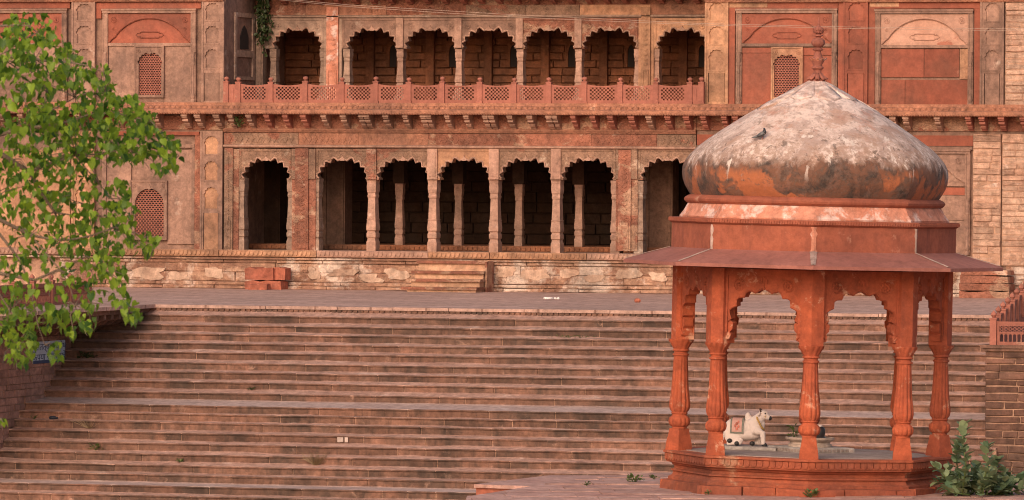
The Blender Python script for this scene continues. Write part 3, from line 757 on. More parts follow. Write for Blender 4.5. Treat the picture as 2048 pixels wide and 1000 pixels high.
# ---- ledge and plinth under the lower arcade
XP = FX(1924, 550)
z518, z523 = FZ(517.5), FZ(522.5)
cuts = [XW, FX(150), FX(445), FX(640), FX(863), FX(986), FX(1180), FX(1420), FX(1700), XP]
for i in range(len(cuts)-1):
    mb = MB(); extrude_x(mb, [(.3, zled), (-.3, zled), (-.34, zled-.03), (-.32, z518+.02), (-.28, z518), (.3, z518)], cuts[i]+.012, cuts[i+1]-.012)
    lg = part(mb, 'ledge_stone', M_['tan2'] if i % 3 else M_['col'])
    mb = MB(); x = cuts[i]+.1
    while x < cuts[i+1]-.12:
        r = .068
        mb.prism([(x+r*math.cos(PI+PI*k/6+.25), zled-.055+1.9*r*math.sin(PI+PI*k/6+.25)) for k in range(7)], -.36, -.31); x += .155
    tag(part(mb, 'leaf_carving', M_['tan2'] if i % 3 else M_['col'], parent=lg), kind='stuff')
mb = MB(); extrude_x(mb, [(.2, z518), (-.2, z518-.005), (-.27, z518-.03), (-.27, z523), (.2, z523)], XW, XP); part(mb, 'moulding', M_['plinth'])
mb = MB(); mb.box(XW, XP, -.06, .06, 0, z523); pb = part(mb, 'plinth', M_['mortar'])
zr_ = [FZ(582.5), FZ(575), FZ(567.5), FZ(548), FZ(530), FZ(523)]
off = [-.34, -.26, -.15, -.15, -.20]
for r in range(5):
    x = XW+10
    while x < XP-.1:
        L = random.uniform(1.1, 2.6); L = L if x+L < XP-.3 else XP-x
        stone_piece(x+.006, x+L-.006, off[r]+random.uniform(-.02,.015), -.03, max(zr_[r], 0.0)+.004, zr_[r+1]-.004, M_['plinth'], pb, 'plinth_stone'); x += L
rp = random.Random(21); m_pl = stone('old lime plaster', (.52,.36,.27,1), (.37,.22,.155,1), (.62,.48,.39,1), l_amt=.25, streak=.3, bump=.8, grime=.4, mid=.4)
for (px_, py_, hw_, hh_) in ((300,545,42,14),(360,552,30,11),(432,545,26,14),(250,556,20,10),(630,548,18,15),(690,545,36,12),(745,556,28,12),(800,548,30,14),(1015,545,22,15),(1075,550,34,14),(1140,546,26,13),(1190,556,24,10),(1255,548,34,15),(1320,552,30,12),(1410,548,34,14)):
    a, b, c, d = R(px_-hw_, py_-hh_, px_+hw_, py_+hh_); n = 18; pol = []
    for k in range(n):
        t = 2*PI*k/n; r = .72+.5*mnoise.noise((math.cos(t)*1.4+px_, math.sin(t)*1.4, 3.3))
        sq = 1/max(abs(math.cos(t)), abs(math.sin(t)))**.6
        pol.append(((a+b)/2+(b-a)/2*r*sq*math.cos(t), max(zr_[2]+.01, min(zr_[4]-.01, (c+d)/2+(d-c)/2*r*sq*math.sin(t)))))
    mb = MB(); mb.prism(pol, -.185, -.12); part(mb, 'plaster_patch', m_pl, parent=pb)
# little flight up to the arcade
zst = [FZ(590, 915, -1.4), FZ(572), FZ(556.5), FZ(541), FZ(521)]
zst[0] = 0
for i in range(4):
    mb = MB(); a, b = FX(851, 560), FX(987, 560)
    mb.box(a, b, -.34-.42*(4-i), -.3, zst[i]+.002, zst[i+1]-.09); 
    es = part(mb, 'entrance_step', M_['estep']); mb = MB(); mb.box(a-.05-.05*(3-i), b+.05, -.44-.42*(4-i), -.3, zst[i+1]-.089, zst[i+1]); part(mb, 'step_tread', M_['redtan'], parent=es)
mb = MB(); mb.box(FX(988.5, 560), FX(992.5, 560), -1.1, -.3, 0.002, zst[4]-.02); part(mb, 'step_cheek', M_['redtan'])
# ---- lower wings
pilaster(403, 446, 409, 439, [(272,308),(322,360),(374,417)], (426,500), 262, 502, M_['tan'], M_['tan2'])
plate('red_strip', M_['redtan'], (390, 268, 402, 500), -.05)
window((263, 362, 334, 480), (271, 376, 329, 472), 410, 377, M_['tan'], n=1)
for (a, b, c, d) in ((205, 300, 262, 500), (335, 300, 388, 400), (335, 400.5, 388, 488)): plate('wall_slab', M_['tan'], (a, b, c, d), .0)
plate('red_band', M_['red'], (205, 263, 400, 270), -.08); plate('moulding', M_['tan'], (215, 288, 390, 295), -.06)
plate('panel_frame', M_['tan'], (384, 296, 390, 488), -.06); plate('panel_frame', M_['tan'], (205, 296, 213, 488), -.06)
pilaster(146, 190, 152, 184, [(272,308),(322,360),(374,417)], (426,500), 262, 502, M_['tan2'], M_['tan2'])
for (a, b, c, d) in ((-60, 300, 30, 500), (30.5, 300, 140, 420), (30.5, 420.5, 140, 500)): plate('wall_slab', M_['tan2'], (a, b, c, d), .0)
# right: lower wing behind the pavilion
plate('red_band', M_['red'], (1394, 270, 1946, 291), -.02); plate('moulding', M_['tan'], (1394, 292, 1946, 298), -.07)
for (a, b) in ((1420, 1475), (1640, 1690)): pilaster(a, b, a+7, b-7, [(304,330),(340,372),(380,417)], (426,500), 300, 508, M_['tan'], M_['tan'])
blind_panel(1490, 1625, 310, 380, 508, M_['tan'], M_['tan'], M_['tan'], joints=[(1490,388,1560,508),(1560.3,388,1625,508)], ycol=400)
blind_panel(1712, 1930, 308, 366, 510, M_['tan'], M_['tan'], M_['tan'], joints=[(1712,374,1930,390,'red'),(1712,390.3,1820,510),(1820.3,390.3,1930,440),(1820.3,440.3,1930,510)], ycol=400)
masonry('rubble_wall', (1947, 268, 2002.5, 532), -.12, 21, .45, .95, M_['ashlar'], .03)
masonry('rubble_wall', (2004.5, 268, 2200, 532), -.06, 21, .4, 1.0, M_['ashlar'], .03)
x0, x1, z0, z1 = R(2004, 532, 2200, 598); masonry('rubble_wall', (2012, 532.5, 2200, 597), .0, 5, .5, 1.2, M_['plinth'], .03)
# ---- balustrade of the balcony
BAL = thing('balustrade', 'pierced pink sandstone balustrade with knobbed posts along the upper balcony', 'balustrade', (FX(930, 190, -.4), -.4, zc))
YB = -.42
zbt = FZ(168, 930, YB); zpt = FZ(166, 930, YB); hp = zbt-zc
posts = [453, 477, 542, 611, 684, 752, 818, 885, 960, 1029, 1098, 1169, 1241, 1312, 1380, 1403]
pxs = [FX(q, 190, YB) for q in posts]
mb = MB(); w2 = .085
mb.loft([(w2*1.15, w2*1.15, 0), (w2*1.15, w2*1.15, .06), (w2, w2, .07), (w2, w2, hp+.03), (w2*1.12, w2*1.12, hp+.04), (w2*1.12, w2*1.12, hp+.07), (w2*.5, w2*.5, hp+.085)])
mb.lathe([(.02, hp+.08), (.05, hp+.09), (.045, hp+.11), (.08, hp+.14), (.088, hp+.175), (.07, hp+.21), (.03, hp+.225), (.01, hp+.235)], 10)
pme = mb.mesh('post', M_['rail'], smooth=True)
for X in pxs:
    o = shared('post', pme, BAL); o.location = Vector((X, YB, zc+.002)) - BAL.location; o.scale = (random.uniform(.95,1.1), 1, random.uniform(.97,1.02))
def pierced(Wd, Hh, nc=13, nr=7):
    mb = MB(); mx = .10*Wd; mz0, mz1 = .17*Hh, .16*Hh; t = .035
    n = 12
    top = [(Wd/2 - Wd*i/n, Hh - .05*math.sin(PI*i/n)) for i in range(n+1)]
    mb.prism([(-Wd/2, Hh-mz1), (Wd/2, Hh-mz1)] + top, -t, t)
    mb.box(-Wd/2, Wd/2, -t, t, 0, mz0); mb.box(-Wd/2, -Wd/2+mx, -t, t, mz0, Hh-mz1); mb.box(Wd/2-mx, Wd/2, -t, t, mz0, Hh-mz1)
    cw, ch = (Wd-2*mx)/nc, (Hh-mz0-mz1)/nr
    for r in range(nr):
        for c in range(nc):
            if (r+c) % 2 == 0:                      # stone cell grown into an octagon-ended block so the holes read round
                x0, z0 = -Wd/2+mx+c*cw, mz0+r*ch; e = .16
                mb.prism([(x0-cw*.03, z0+ch*e), (x0+cw*e, z0-ch*.03), (x0+cw*(1-e), z0-ch*.03), (x0+cw*1.03, z0+ch*e), (x0+cw*1.03, z0+ch*(1-e)), (x0+cw*(1-e), z0+ch*1.03), (x0+cw*e, z0+ch*1.03), (x0-cw*.03, z0+ch*(1-e))], -t*.8+.001*c*.1, t*.8)
    return mb
for i in range(len(pxs)-1):
    Wd = pxs[i+1]-pxs[i]-2*w2
    if Wd < .6:
        mb = MB(); mb.box(-Wd/2, Wd/2, -.035, .035, 0, hp-.03); mb.box(-Wd/2+.08, Wd/2-.08, -.05, .0, .12, hp-.15)
    else: mb = pierced(Wd, hp-.01)
    o = mb.build('pierced_panel' if Wd > .6 else 'plain_panel', M_['rail'], BAL); o.location = Vector(((pxs[i]+pxs[i+1])/2, YB, zc+.002)) - BAL.location
# ================================================================== flanking walls of the steps
YR0 = rowinfo[0][0]
LW = thing('retaining_wall', 'brown block retaining wall left of the steps under a jutting slab', 'wall', (XL-.5, YE-8, -8))
def child(mb, name, mat, parent, smooth=False, **kw):
    """mesh given in world coordinates, parented to a thing with no rotation"""
    o = mb.build(name, mat, parent, smooth); o.location = -parent.matrix_basis.translation if parent.parent is None else Vector((0,0,0)); return o
mb = MB(); mb.box(XL-2.5, XL-.03, YE-11.5, YE+.29, -8.2, -.35); child(mb, 'core', M_['mortar'], LW)
z = -.40; r = 0; courses = 0
while z > -6.6:
    h = random.uniform(.16, .24); y = YE-11.4
    while y < YE+.1:
        L = random.uniform(.5, 1.15)
        if y+L > YE+.2: break
        mb = MB(); j = lambda: random.uniform(-.012, .012)
        xo = XL+random.uniform(-.012, .02)
        mb.add([(xo+j(), y+.012, z-h+.012),(xo+j(), y+L-.012, z-h+.012),(xo+j(), y+L-.012, z-.012),(xo+j(), y+.012, z-.012),
                (XL-.05,y+.012,z-h+.012),(XL-.05,y+L-.012,z-h+.012),(XL-.05,y+L-.012,z-.012),(XL-.05,y+.012,z-.012)],
               [(0,1,2,3),(0,1,5,4),(1,2,6,5),(2,3,7,6),(3,0,4,7)])
        vis = y > YE-11
        if vis: child(mb, 'stone', M_['brickl'], LW)
        y += L
    z -= h
# jutting slab with brackets
XS = onZ(252, 613.5, .0).x
mb = MB(); x_ = YE-11.4
while x_ < YE+.25:
    L = min(random.uniform(1.4, 2.2), YE+.3-x_)
    mb = MB(); mb.box(XL-2.4, XS+random.uniform(-.03,.0), x_+.006, x_+L-.006, -.085, .02); child(mb, 'jutting_slab', M_['terr'], LW); x_ += L
    if L < .3: break
mb = MB(); mb.box(XL-2.4, XS-.18, YE-11.4, YE+.28, -.22, -.087); child(mb, 'under_moulding', M_['step'], LW)
y = YE-11.2; bme = None
while y < YE:
    if bme is None:
        mb = MB(); d = XS-XL-.2
        prof = [(0,0),(d,0),(d,-.14),(d*.8,-.2),(d*.7,-.32),(d*.4,-.42),(d*.3,-.58),(0,-.66)]
        mb.add([(p[0],-.09,p[1]) for p in prof]+[(p[0],.09,p[1]) for p in prof], [tuple(range(8)), tuple(range(15,7,-1))]+[(i,(i+1)%8,(i+1)%8+8,i+8) for i in range(8)])
        bme = mb.mesh('bracket', M_['step'])
    o = link('bracket', bme, LW); o.location = Vector((XL-.02, y, -.22)) - LW.location; y += .62
# painted notice on that wall
pc = [onX(66, 686, XL+.03), onX(130, 678, XL+.03), onX(130, 722, XL+.03), onX(66, 729, XL+.03)]
zt_, zb_n = (pc[0].z+pc[1].z)/2, (pc[2].z+pc[3].z)/2
ya_, yb_n = pc[0].y, pc[1].y
NOT = thing('painted_notice', 'pale blue painted notice with dark lettering on the brown retaining wall', 'sign', (XL+.025, (ya_+yb_n)/2, zb_n))
m_white = plain('pale blue paint', (.42,.47,.56,1), .8, .15, 3); m_blue = plain('dark blue paint', (.05,.07,.14,1), .8, .1)
mb = MB(); mb.box(XL+.022, XL+.034, ya_, yb_n, zb_n, zt_); child(mb, 'board', m_white, NOT)
mb = MB(); mb.box(XL+.035, XL+.038, ya_, yb_n, zb_n, zb_n+.09); child(mb, 'border_line', m_blue, NOT)
for k, txt in enumerate(('\u092a\u0941\u0930\u093e\u0924\u0924\u094d\u0935 \u0905\u0935\u0936\u0947\u0937', '\u0915\u0943\u092a\u092f\u093e \u0938\u093e\u092b \u0930\u0916\u0947\u0902')):
    cu = bpy.data.curves.new('lettering', 'FONT'); cu.body = txt; cu.size = .27; cu.extrude = .002; cu.resolution_u = 2; cu.align_x = 'CENTER'
    cu.materials.append(m_blue)
    tmp = bpy.data.objects.new('lettering', cu); COL.objects.link(tmp); bpy.context.view_layer.update()
    me = bpy.data.meshes.new_from_object(tmp.evaluated_get(bpy.context.evaluated_depsgraph_get())); bpy.data.objects.remove(tmp)
    o = link('lettering', me, NOT)
    o.matrix_local = Matrix.Translation(Vector((XL+.038, (ya_+yb_n)/2, zt_-.25-.29*k)) - NOT.location) @ Matrix.Rotation(PI/2, 4, 'Z') @ Matrix.Rotation(PI/2, 4, 'X') @ Matrix.Diagonal((1.75, 1, 1, 1))

RW = thing('retaining_wall', 'dark block retaining wall right of the steps behind the leafy bush', 'wall', onY(1990, 905, YE-9))
YW = YE-6.5
xw0 = FX(1969, 800, YW); zw1 = onY(1990, 690, YW).z; xw1 = xw0+9
mb = MB(); mb.box(xw0+.04, xw1, YW+.04, YE+.25, -8.2, zw1-.1); child(mb, 'core', M_['mortar'], RW)
mb = MB(); mb.box(xw0-.12, xw1, YW-.10, YE+.2, zw1-.085, zw1); mb.box(xw0-.05, xw1, YW-.05, YE+.2, zw1-.16, zw1-.086); child(mb, 'coping', M_['step'], RW)
z = zw1-.165; RWS = []
while z > -5.4:
    h = random.uniform(.16, .23); x = xw0-random.uniform(0, .0)
    while x < xw0+7.2:
        L = random.uniform(.35, 1.0)
        o = stone_piece(x+.014, x+L-.014, YW+random.uniform(-.015,.02), YW+.1, z-h+.014, z-.014, M_['brick'], RW); o.location = -RW.location
        x += L
    z -= h
# railing panels: lattice above, little arches below
def rail_panel(Wd, Hh):
    mb = MB(); t = .035
    for (z0, z1) in ((0, .09), (Hh-.12, Hh), (Hh*.52-.02, Hh*.52+.02)): mb.box(-Wd/2, Wd/2, -t, t, z0, z1)
    mb.box(-Wd/2, -Wd/2+.07, -t*.9, t*.9, .09, Hh-.12); mb.box(Wd/2-.07, Wd/2, -t*.9, t*.9, .09, Hh-.12)
    nb = max(3, int((Wd-.14)/.115)); pw_ = (Wd-.14)/nb
    for k in range(nb+1):
        xx = -Wd/2+.07+pw_*k; mb.box(xx-.016, xx+.016, -t*.7, t*.7, .09, Hh*.52-.02)
    for k in range(nb):
        xx = -Wd/2+.07+pw_*k; zz = Hh*.52-.02
        mb.prism([(xx, zz-.07), (xx+pw_*.15, zz-.035), (xx+pw_*.5, zz-.012), (xx+pw_*.85, zz-.035), (xx+pw_, zz-.07), (xx+pw_, zz), (xx, zz)], -t*.5, t*.5)
    hz0, hz1 = Hh*.52+.02, Hh-.12; n2 = nb
    for k in range(-1, n2+1):
        for s in (1, -1):
            xa = -Wd/2+.07+pw_*(k+.5)-s*pw_*.5; xb = xa+s*pw_
            xa_, xb_ = xa, xb
            if min(xa, xb) < -Wd/2+.04 or max(xa, xb) > Wd/2-.04: continue
            for (q0, q1) in ((hz0, (hz0+hz1)/2), ((hz0+hz1)/2, hz1)):
                mb.prism([(xa-.014, q0), (xa+.014, q0), (xb+.014, q1), (xb-.014, q1)], -t*.6+.001*s, t*.6+.001*s)
    return mb
def rail_post(Hh, w=.09):
    mb = MB(); mb.loft([(w,w,0),(w,w,Hh+.04),(w*1.15,w*1.15,Hh+.05),(w*1.15,w*1.15,Hh+.09),(w*.5,w*.5,Hh+.1)])
    mb.lathe([(.03,Hh+.09),(.05,Hh+.11),(.045,Hh+.12),(.085,Hh+.17),(.08,Hh+.22),(.03,Hh+.27),(.005,Hh+.3)], 8); return mb
HR = .64
prm, pom = rail_panel(1.35, HR).mesh('railing_panel', M_['rail']), rail_post(HR).mesh('post', M_['rail'], True)
# railing on the jutting platform, running back along it
e = onZ(176, 606, .02); XRL = e.x
RL_ = thing('railing', 'red stone lattice railing on the jutting slab behind the tree leaves', 'railing', (XRL, e.y, .02))
y = e.y
for k in range(8):
    o = link('post', pom, RL_); o.location = (0, y-e.y, 0)
    if k < 7:
        o = link('railing_panel', prm, RL_); o.location = (0, y-e.y-.77, 0); o.rotation_euler = (0, 0, PI/2)
    y -= 1.54
# railing on the right hand wall: one run along its front, one climbing back to the terrace
xr = FX(1987, 660, YW+.1)
RR = thing('railing', 'red stone lattice railing with ball knobs on the dark block wall', 'railing', (xr, YW+.12, zw1))
x = 0
for k in range(4):
    o = link('post', pom, RR); o.location = (x, 0, 0)
    o = link('railing_panel', prm, RR); o.location = (x+.77, 0, 0); x += 1.54
tgt = Vector((FX(2050, 590, YW+4.4), YW+4.4, 0))
runx = tgt.x-xr; runy = 4.4; rise = onY(2044, 600, YW+4.4).z-.35 - zw1
ang = math.atan2(runy, runx)
for k in range(1, 8):
    u = k/7
    o = link('post', pom, RR); o.location = (runx*u, runy*u, rise*u)
mb = MB()
for k in range(7):
    u0, u1 = k/7, (k+1)/7
    for (z0, z1) in ((.02, .1), (HR-.12, HR)):
        p0 = Vector((runx*u0, runy*u0, rise*u0)); p1 = Vector((runx*u1, runy*u1, rise*u1)); nrm = Vector((-math.sin(ang), math.cos(ang), 0))*.035
        mb.add([p0-nrm+Vector((0,0,z0)), p1-nrm+Vector((0,0,z0)), p1+nrm+Vector((0,0,z0)), p0+nrm+Vector((0,0,z0)),
                p0-nrm+Vector((0,0,z1)), p1-nrm+Vector((0,0,z1)), p1+nrm+Vector((0,0,z1)), p0+nrm+Vector((0,0,z1))],
               [(0,1,5,4),(1,2,6,5),(2,3,7,6),(3,0,4,7),(4,5,6,7),(3,2,1,0)])
    for q in range(4):
        u = u0+(u1-u0)*(q+.5)/4; p = Vector((runx*u, runy*u, rise*u)); mb.box(p.x-.02, p.x+.02, p.y-.03, p.y+.03, p.z+.1, p.z+HR-.12)
mb.build('climbing_rail', M_['rail'], RR)
mb = MB(); mb.add([(0,-.1,-.9),(runx,runy-.1,-.9),(runx,runy+.1,-.9),(0,.1,-.9),(0,-.1,-.002),(runx,runy-.1,rise-.002),(runx,runy+.1,rise-.002),(0,.1,-.002)],
                  [(0,1,5,4),(1,2,6,5),(2,3,7,6),(3,0,4,7),(4,5,6,7),(3,2,1,0)]); mb.build('stair_string', M_['rail'], RR)

# ================================================================== domed pavilion
DK_ = 120.0
KP = atD(1616, 962, DK_)
PH = -YAW
KR = Matrix.Translation(KP) @ Matrix.Rotation(YAW-.0493, 4, 'Z') @ Matrix.Rotation(math.radians(.95), 4, 'Y')
KIO = thing('domed_pavilion', 'octagonal red sandstone pavilion with whitewashed dome and lotus finial', 'pavilion')
KIO.matrix_world = KR
def kp(mb, name, mat, smooth=False, parent=None): return mb.build(name, mat, parent or KIO, smooth)
OC = [k*PI/4 for k in range(8)]                    # vertex directions, 0 = towards the viewer
def octa(mb, prof, n=8): return mb.lathe(prof, n)
def side_frame(k, R_):                             # matrix placing x along side k, -y outwards, at the side's middle
    a = OC[k]+PI/8; ap = R_*math.cos(PI/8)
    return Matrix.Translation((ap*math.sin(a), -ap*math.cos(a), 0)) @ Matrix.Rotation(a, 4, 'Z')
ZF = .56
mb = MB(); octa(mb, [(r, .36-(.36-z)*1.42) for r, z in [(2.86,-.3),(2.86,.03),(2.80,.06),(2.80,.13),(2.72,.16),(2.70,.205),(2.75,.215),(2.75,.235),(2.68,.25),(2.68,.285),(2.72,.30),(2.74,.325),(2.84,.34),(2.84,.36)]])
pl = kp(mb, 'plinth', M_['kbase'])
mb = MB(); octa(mb, [(2.86,.362),(2.86,.505),(2.91,.515),(2.91,ZF),(2.2,ZF)]); fr_ = kp(mb, 'frieze_band', M_['kbase'])
mb = MB()
for k in range(8):
    M = side_frame(k, 2.86); W = 2*2.86*math.sin(PI/8); nL = 16; p = W/nL
    s0 = len(mb.v)
    for i in range(nL):
        cx = -W/2+p*(i+.5); r = p*.45
        mb.prism([(cx-r,.50)]+[(cx+r*math.cos(PI+PI*q/6), .425+r*.85*math.sin(PI+PI*q/6)) for q in range(7)]+[(cx+r,.50)], -.022, .0)
    mb.xform(M, s0)
tag(kp(mb, 'leaf_carving', M_['kbase'], parent=fr_), kind='stuff')
for k in range(8):                                 # rough broken footing stones, one per side
    M = side_frame(k, 2.95); W = 2*2.95*math.sin(PI/8); x = -W/2
    while x < W/2-.1:
        L = min(random.uniform(.6, 1.3), W/2-x); mb = MB(); jj = [random.uniform(-.03,.03) for _ in range(8)]
        mb.add([(x+.01,-.02+jj[0],-.3),(x+L-.01,-.02+jj[1],-.3),(x+L-.01,.3,-.3),(x+.01,.3,-.3),(x+.01,-.0+jj[2],-.02+jj[3]*.8),(x+L-.01,.0+jj[4],-.02+jj[5]*.8),(x+L-.01,.3,-.01),(x+.01,.3,-.01)],
               [(0,1,5,4),(1,2,6,5),(2,3,7,6),(3,0,4,7),(4,5,6,7),(3,2,1,0)])
        mb.xform(M); kp(mb, 'footing_stone', M_['kbase']); x += L
mb = MB(); octa(mb, [(2.5,ZF-.1),(2.5,ZF+.012),(.3,ZF+.014)]); kp(mb, 'floor_slab', M_['slab'])
# columns
def flute(n, d, z0, z1): return lambda a, z: (d*(abs(math.cos(n*a/2))-.5) if z0 <= z <= z1 else 0.0)
prof = [(.205,.0),(.205,.33),(.185,.36),(.215,.40),(.19,.44),(.15,.46),(.15,.50),(.175,.52),(.20,.56),(.21,.62),(.20,.68),(.17,.72),(.148,.74),(.148,.77),(.168,.785),(.168,.80),(.155,.81),
        (.185,.87),(.20,.95),(.195,1.05),(.18,1.18),(.165,1.30),(.16,1.40),(.135,2.0),(.14,2.02),(.165,2.03),(.165,2.06),(.135,2.08),(.135,2.12),(.17,2.13),(.17,2.15),(.15,2.17),(.2,2.28),(.24,2.34),(.255,2.38)]
prof = [(r, z*(2.78-ZF)/2.38) for r, z in prof]
sc_ = (2.78-ZF)/2.38
def fl(a, z):
    z /= sc_
    if .36 < z < .45: return 0
    if .52 <= z <= .72: return .09*(abs(math.cos(6*a))-.5)
    if .84 <= z <= 1.35: return .13*(abs(math.cos(6*a))-.5)
    if 1.35 < z <= 2.0: return .10*(abs(math.cos(6*a))-.5)
    if 2.17 < z < 2.36: return .10*(abs(math.cos(6*a))-.5)
    return 0.0
mb = MB(); mb.lathe([p for p in prof if p[1] > .44*sc_], 72, flute=fl); shaft_me = mb.mesh('column_shaft', M_['kred'], 35)
mb = MB(); w = .19
mb.loft([(w,w,0),(w,w,.02),(w*.97,w*.97,.10),(w*.93,w*.93,.17),(w*.90,w*.90,.20),(w*.80,w*.80,.30),(w*.76,w*.76,.38),(w*.72,w*.72,.44*sc_+.02)]); base_me = mb.mesh('column_base', M_['kred'])
RC = 2.60
for k in range(8):
    a = OC[k]; c = Vector((RC*math.sin(a), -RC*math.cos(a), ZF))
    o = link('column', shaft_me, KIO); o.location = c; o.rotation_euler = (0, 0, a)
    b_ = link('column_base', base_me, o); b_.rotation_euler = (0, 0, -a if k % 2 else (PI/4 if k in (2, 6) else 0))
    # wedge block over the capital: two faces along the two sides
    mb = MB(); R1, R2 = 2.80, 2.34; hw = .255
    ca = math.cos(PI/8); sa = math.sin(PI/8)
    pent = [(0,-(R1-RC)), (hw*ca, -(R1-RC)+hw*sa), (hw*ca*.85, (RC-R2)), (-hw*ca*.85, (RC-R2)), (-hw*ca, -(R1-RC)+hw*sa)]
    v = [(x, y, 2.78-ZF) for x, y in pent] + [(x, y, 4.26-ZF) for x, y in pent]
    mb.add(v, [tuple(range(4,-1,-1)), tuple(range(5,10))]+[(i,(i+1)%5,(i+1)%5+5,i+5) for i in range(5)])
    mb.build('pillar_block', M_['kred'], o)
# arched panels between the columns
mb = MB(); Rk = 2.70; W = 2*Rk*math.sin(PI/8)
arc = arch_plate(mb, -.97, .97, 2.86, 4.255, -.715, .715, 2.88, 3.86, .0, .22, n=9, sag=.36, seg=7, pw=.8)
mb.box(-.80, .80, -.03, .01, 4.12, 4.25); 
for s in (-1, 1): mb.box(s*.775-.02, s*.775+.02, -.025, .01, 3.0, 4.119)
mb.tube([(p[0], .0, p[1]) for p in arc], .016, 4)
for s in (-1, 1): rosette(mb, s*.52, 3.93, -.004, .115)
for q in range(5):
    mb.ball((0.06*math.cos(PI*q/4), -.004, 4.0+.07*math.sin(PI*q/4)), (.03,.018,.045), 6, 4)
mb.tube([(0,-.004,3.84),(0,-.004,4.0)], .014, 4)
apm = mb.mesh('arch_panel', M_['kred'])
for k in range(8):
    M = side_frame(k, Rk)
    o = link('arch_panel', apm, KIO); o.matrix_local = M
    for s in (-1, 1):                              # scrolled corbels carrying the arch feet
        mb = MB(); mb.prism([(s*.80, 2.84), (s*.72, 2.86), (s*.69, 2.96), (s*.72, 3.0), (s*.66, 3.06), (s*.645, 3.18), (s*.69, 3.22), (s*.80, 3.24)][::s], .015, .205); mb.build('corbel', M_['kred'], o)
# eave, parapet, drum, dome
mb = MB(); octa(mb, [(2.55,4.28),(3.72,4.285),(3.79,4.29),(3.79,4.355),(3.70,4.385),(2.84,4.625),(2.5,4.63)])
ev = kp(mb, 'eave', M_['eave'])
mj = stone('pale joint mortar', (.5,.36,.31,1), (.4,.24,.19,1), None, bump=.3)
for k in range(8):
    a = OC[k]; mb = MB(); pts = []
    for i in range(9):
        u = i/8; r = 3.74+(2.86-3.74)*u; z = 4.38+(4.625-4.38)*u; pts.append((r*math.sin(a), -r*math.cos(a), z, .022+random.uniform(0,.02)+(.05*u if k == 0 else 0)))
    v = []; tx, ty = math.cos(a), math.sin(a)
    for p in pts: v += [(p[0]-tx*p[3], p[1]-ty*p[3], p[2]), (p[0], p[1], p[2]+.012), (p[0]+tx*p[3], p[1]+ty*p[3], p[2])]
    mb.add(v, [(3*i+j, 3*i+j+1, 3*i+4+j, 3*i+3+j) for i in range(8) for j in range(2)]); mb.build('joint_mortar', mj, ev)
mb = MB(); octa(mb, [(2.6,4.61),(2.84,4.61),(2.84,5.11),(2.86,5.12)]); pp = kp(mb, 'parapet', M_['kband'])
mb = MB(); octa(mb, [(2.5,5.122),(2.86,5.122),(2.90,5.15),(2.90,5.225),(2.6,5.235)]); kp(mb, 'parapet_coping', M_['kband'], parent=pp)
mb = MB()
for k in range(8):
    M = side_frame(k, 2.905); W = 2*2.9*math.sin(PI/8); s0 = len(mb.v); n = 40
    for i in range(n):
        x = -W/2+W*(i+.5)/n; mb.prism([(x-.02,5.15),(x+.012,5.15),(x+.025,5.21),(x-.008,5.21)], -.012, .01)
    mb.xform(M, s0)
tag(kp(mb, 'rope_carving', M_['kband'], parent=pp), kind='stuff')
for k in range(8):
    a = OC[k]; mb = MB(); r = 2.845; tx, ty = math.cos(a), math.sin(a); v = []
    for i in range(8):
        z = 4.615+(5.11-4.615)*i/7; w_ = random.uniform(.02,.045)*(1.7 if k == 0 else 1)
        for s in (-1, 0, 1):
            x, y = r*math.sin(a)+s*tx*w_, -r*math.cos(a)+s*ty*w_; back = abs(s)*w_*math.tan(PI/8)
            v.append((x-math.sin(a)*(back-.006), y+math.cos(a)*(back-.006), z))
    mb.add(v, [(3*i+j, 3*i+j+1, 3*i+4+j, 3*i+3+j) for i in range(7) for j in range(2)])
    if k in (0, 1, 7): mb.build('joint_mortar', M_['kwhite'] if k == 0 else mj, pp)
NA = 96
def roundoct(r, a, t):                             # t = 1 octagon, 0 circle (vertex radius r)
    b = (a % (PI/4)) - PI/8
    return r*((1-t) + t*math.cos(PI/8)/math.cos(b))
def blendlathe(mb, prof):
    vs_ = []
    for r, z, t in prof:
        for k in range(NA):
            a = 2*PI*k/NA; rr = roundoct(r, a, t); vs_.append((rr*math.sin(a), -rr*math.cos(a), z))
    n = len(prof)
    mb.add(vs_, [(j*NA+k, j*NA+(k+1) % NA, (j+1)*NA+(k+1) % NA, (j+1)*NA+k) for j in range(n-1) for k in range(NA)] + [tuple(range(NA-1,-1,-1)), tuple((n-1)*NA+k for k in range(NA))])
mb = MB(); blendlathe(mb, [(2.6,5.20,1),(2.69,5.22,1),(2.69,5.26,.9),(2.66,5.30,.9),(2.60,5.38,.85),(2.56,5.46,.8),(2.53,5.51,.8)]); kp(mb, 'drum_moulding', M_['kwhite'], 30)
mb = MB(); blendlathe(mb, [(2.45,5.50,.8),(2.55,5.515,.8),(2.60,5.56,.8),(2.61,5.60,.8),(2.58,5.64,.8),(2.52,5.67,.8),(2.45,5.70,.8)]); kp(mb, 'drum_ring', M_['kband'], 30)
dp = [(2.47,5.66,.75),(2.53,5.75,.75),(2.60,5.88,.72),(2.645,6.00,.70),(2.66,6.12,.66),(2.65,6.24,.6),(2.60,6.36,.52),(2.52,6.47,.45),(2.40,6.60,.38),(2.25,6.73,.3),(2.06,6.87,.25),(1.85,7.01,.2),(1.62,7.16,.15),(1.38,7.31,.1),(1.13,7.46,.06),(.88,7.60,.0),(.64,7.73,0),(.42,7.86,0),(.25,7.95,0),(.15,8.0,0)]
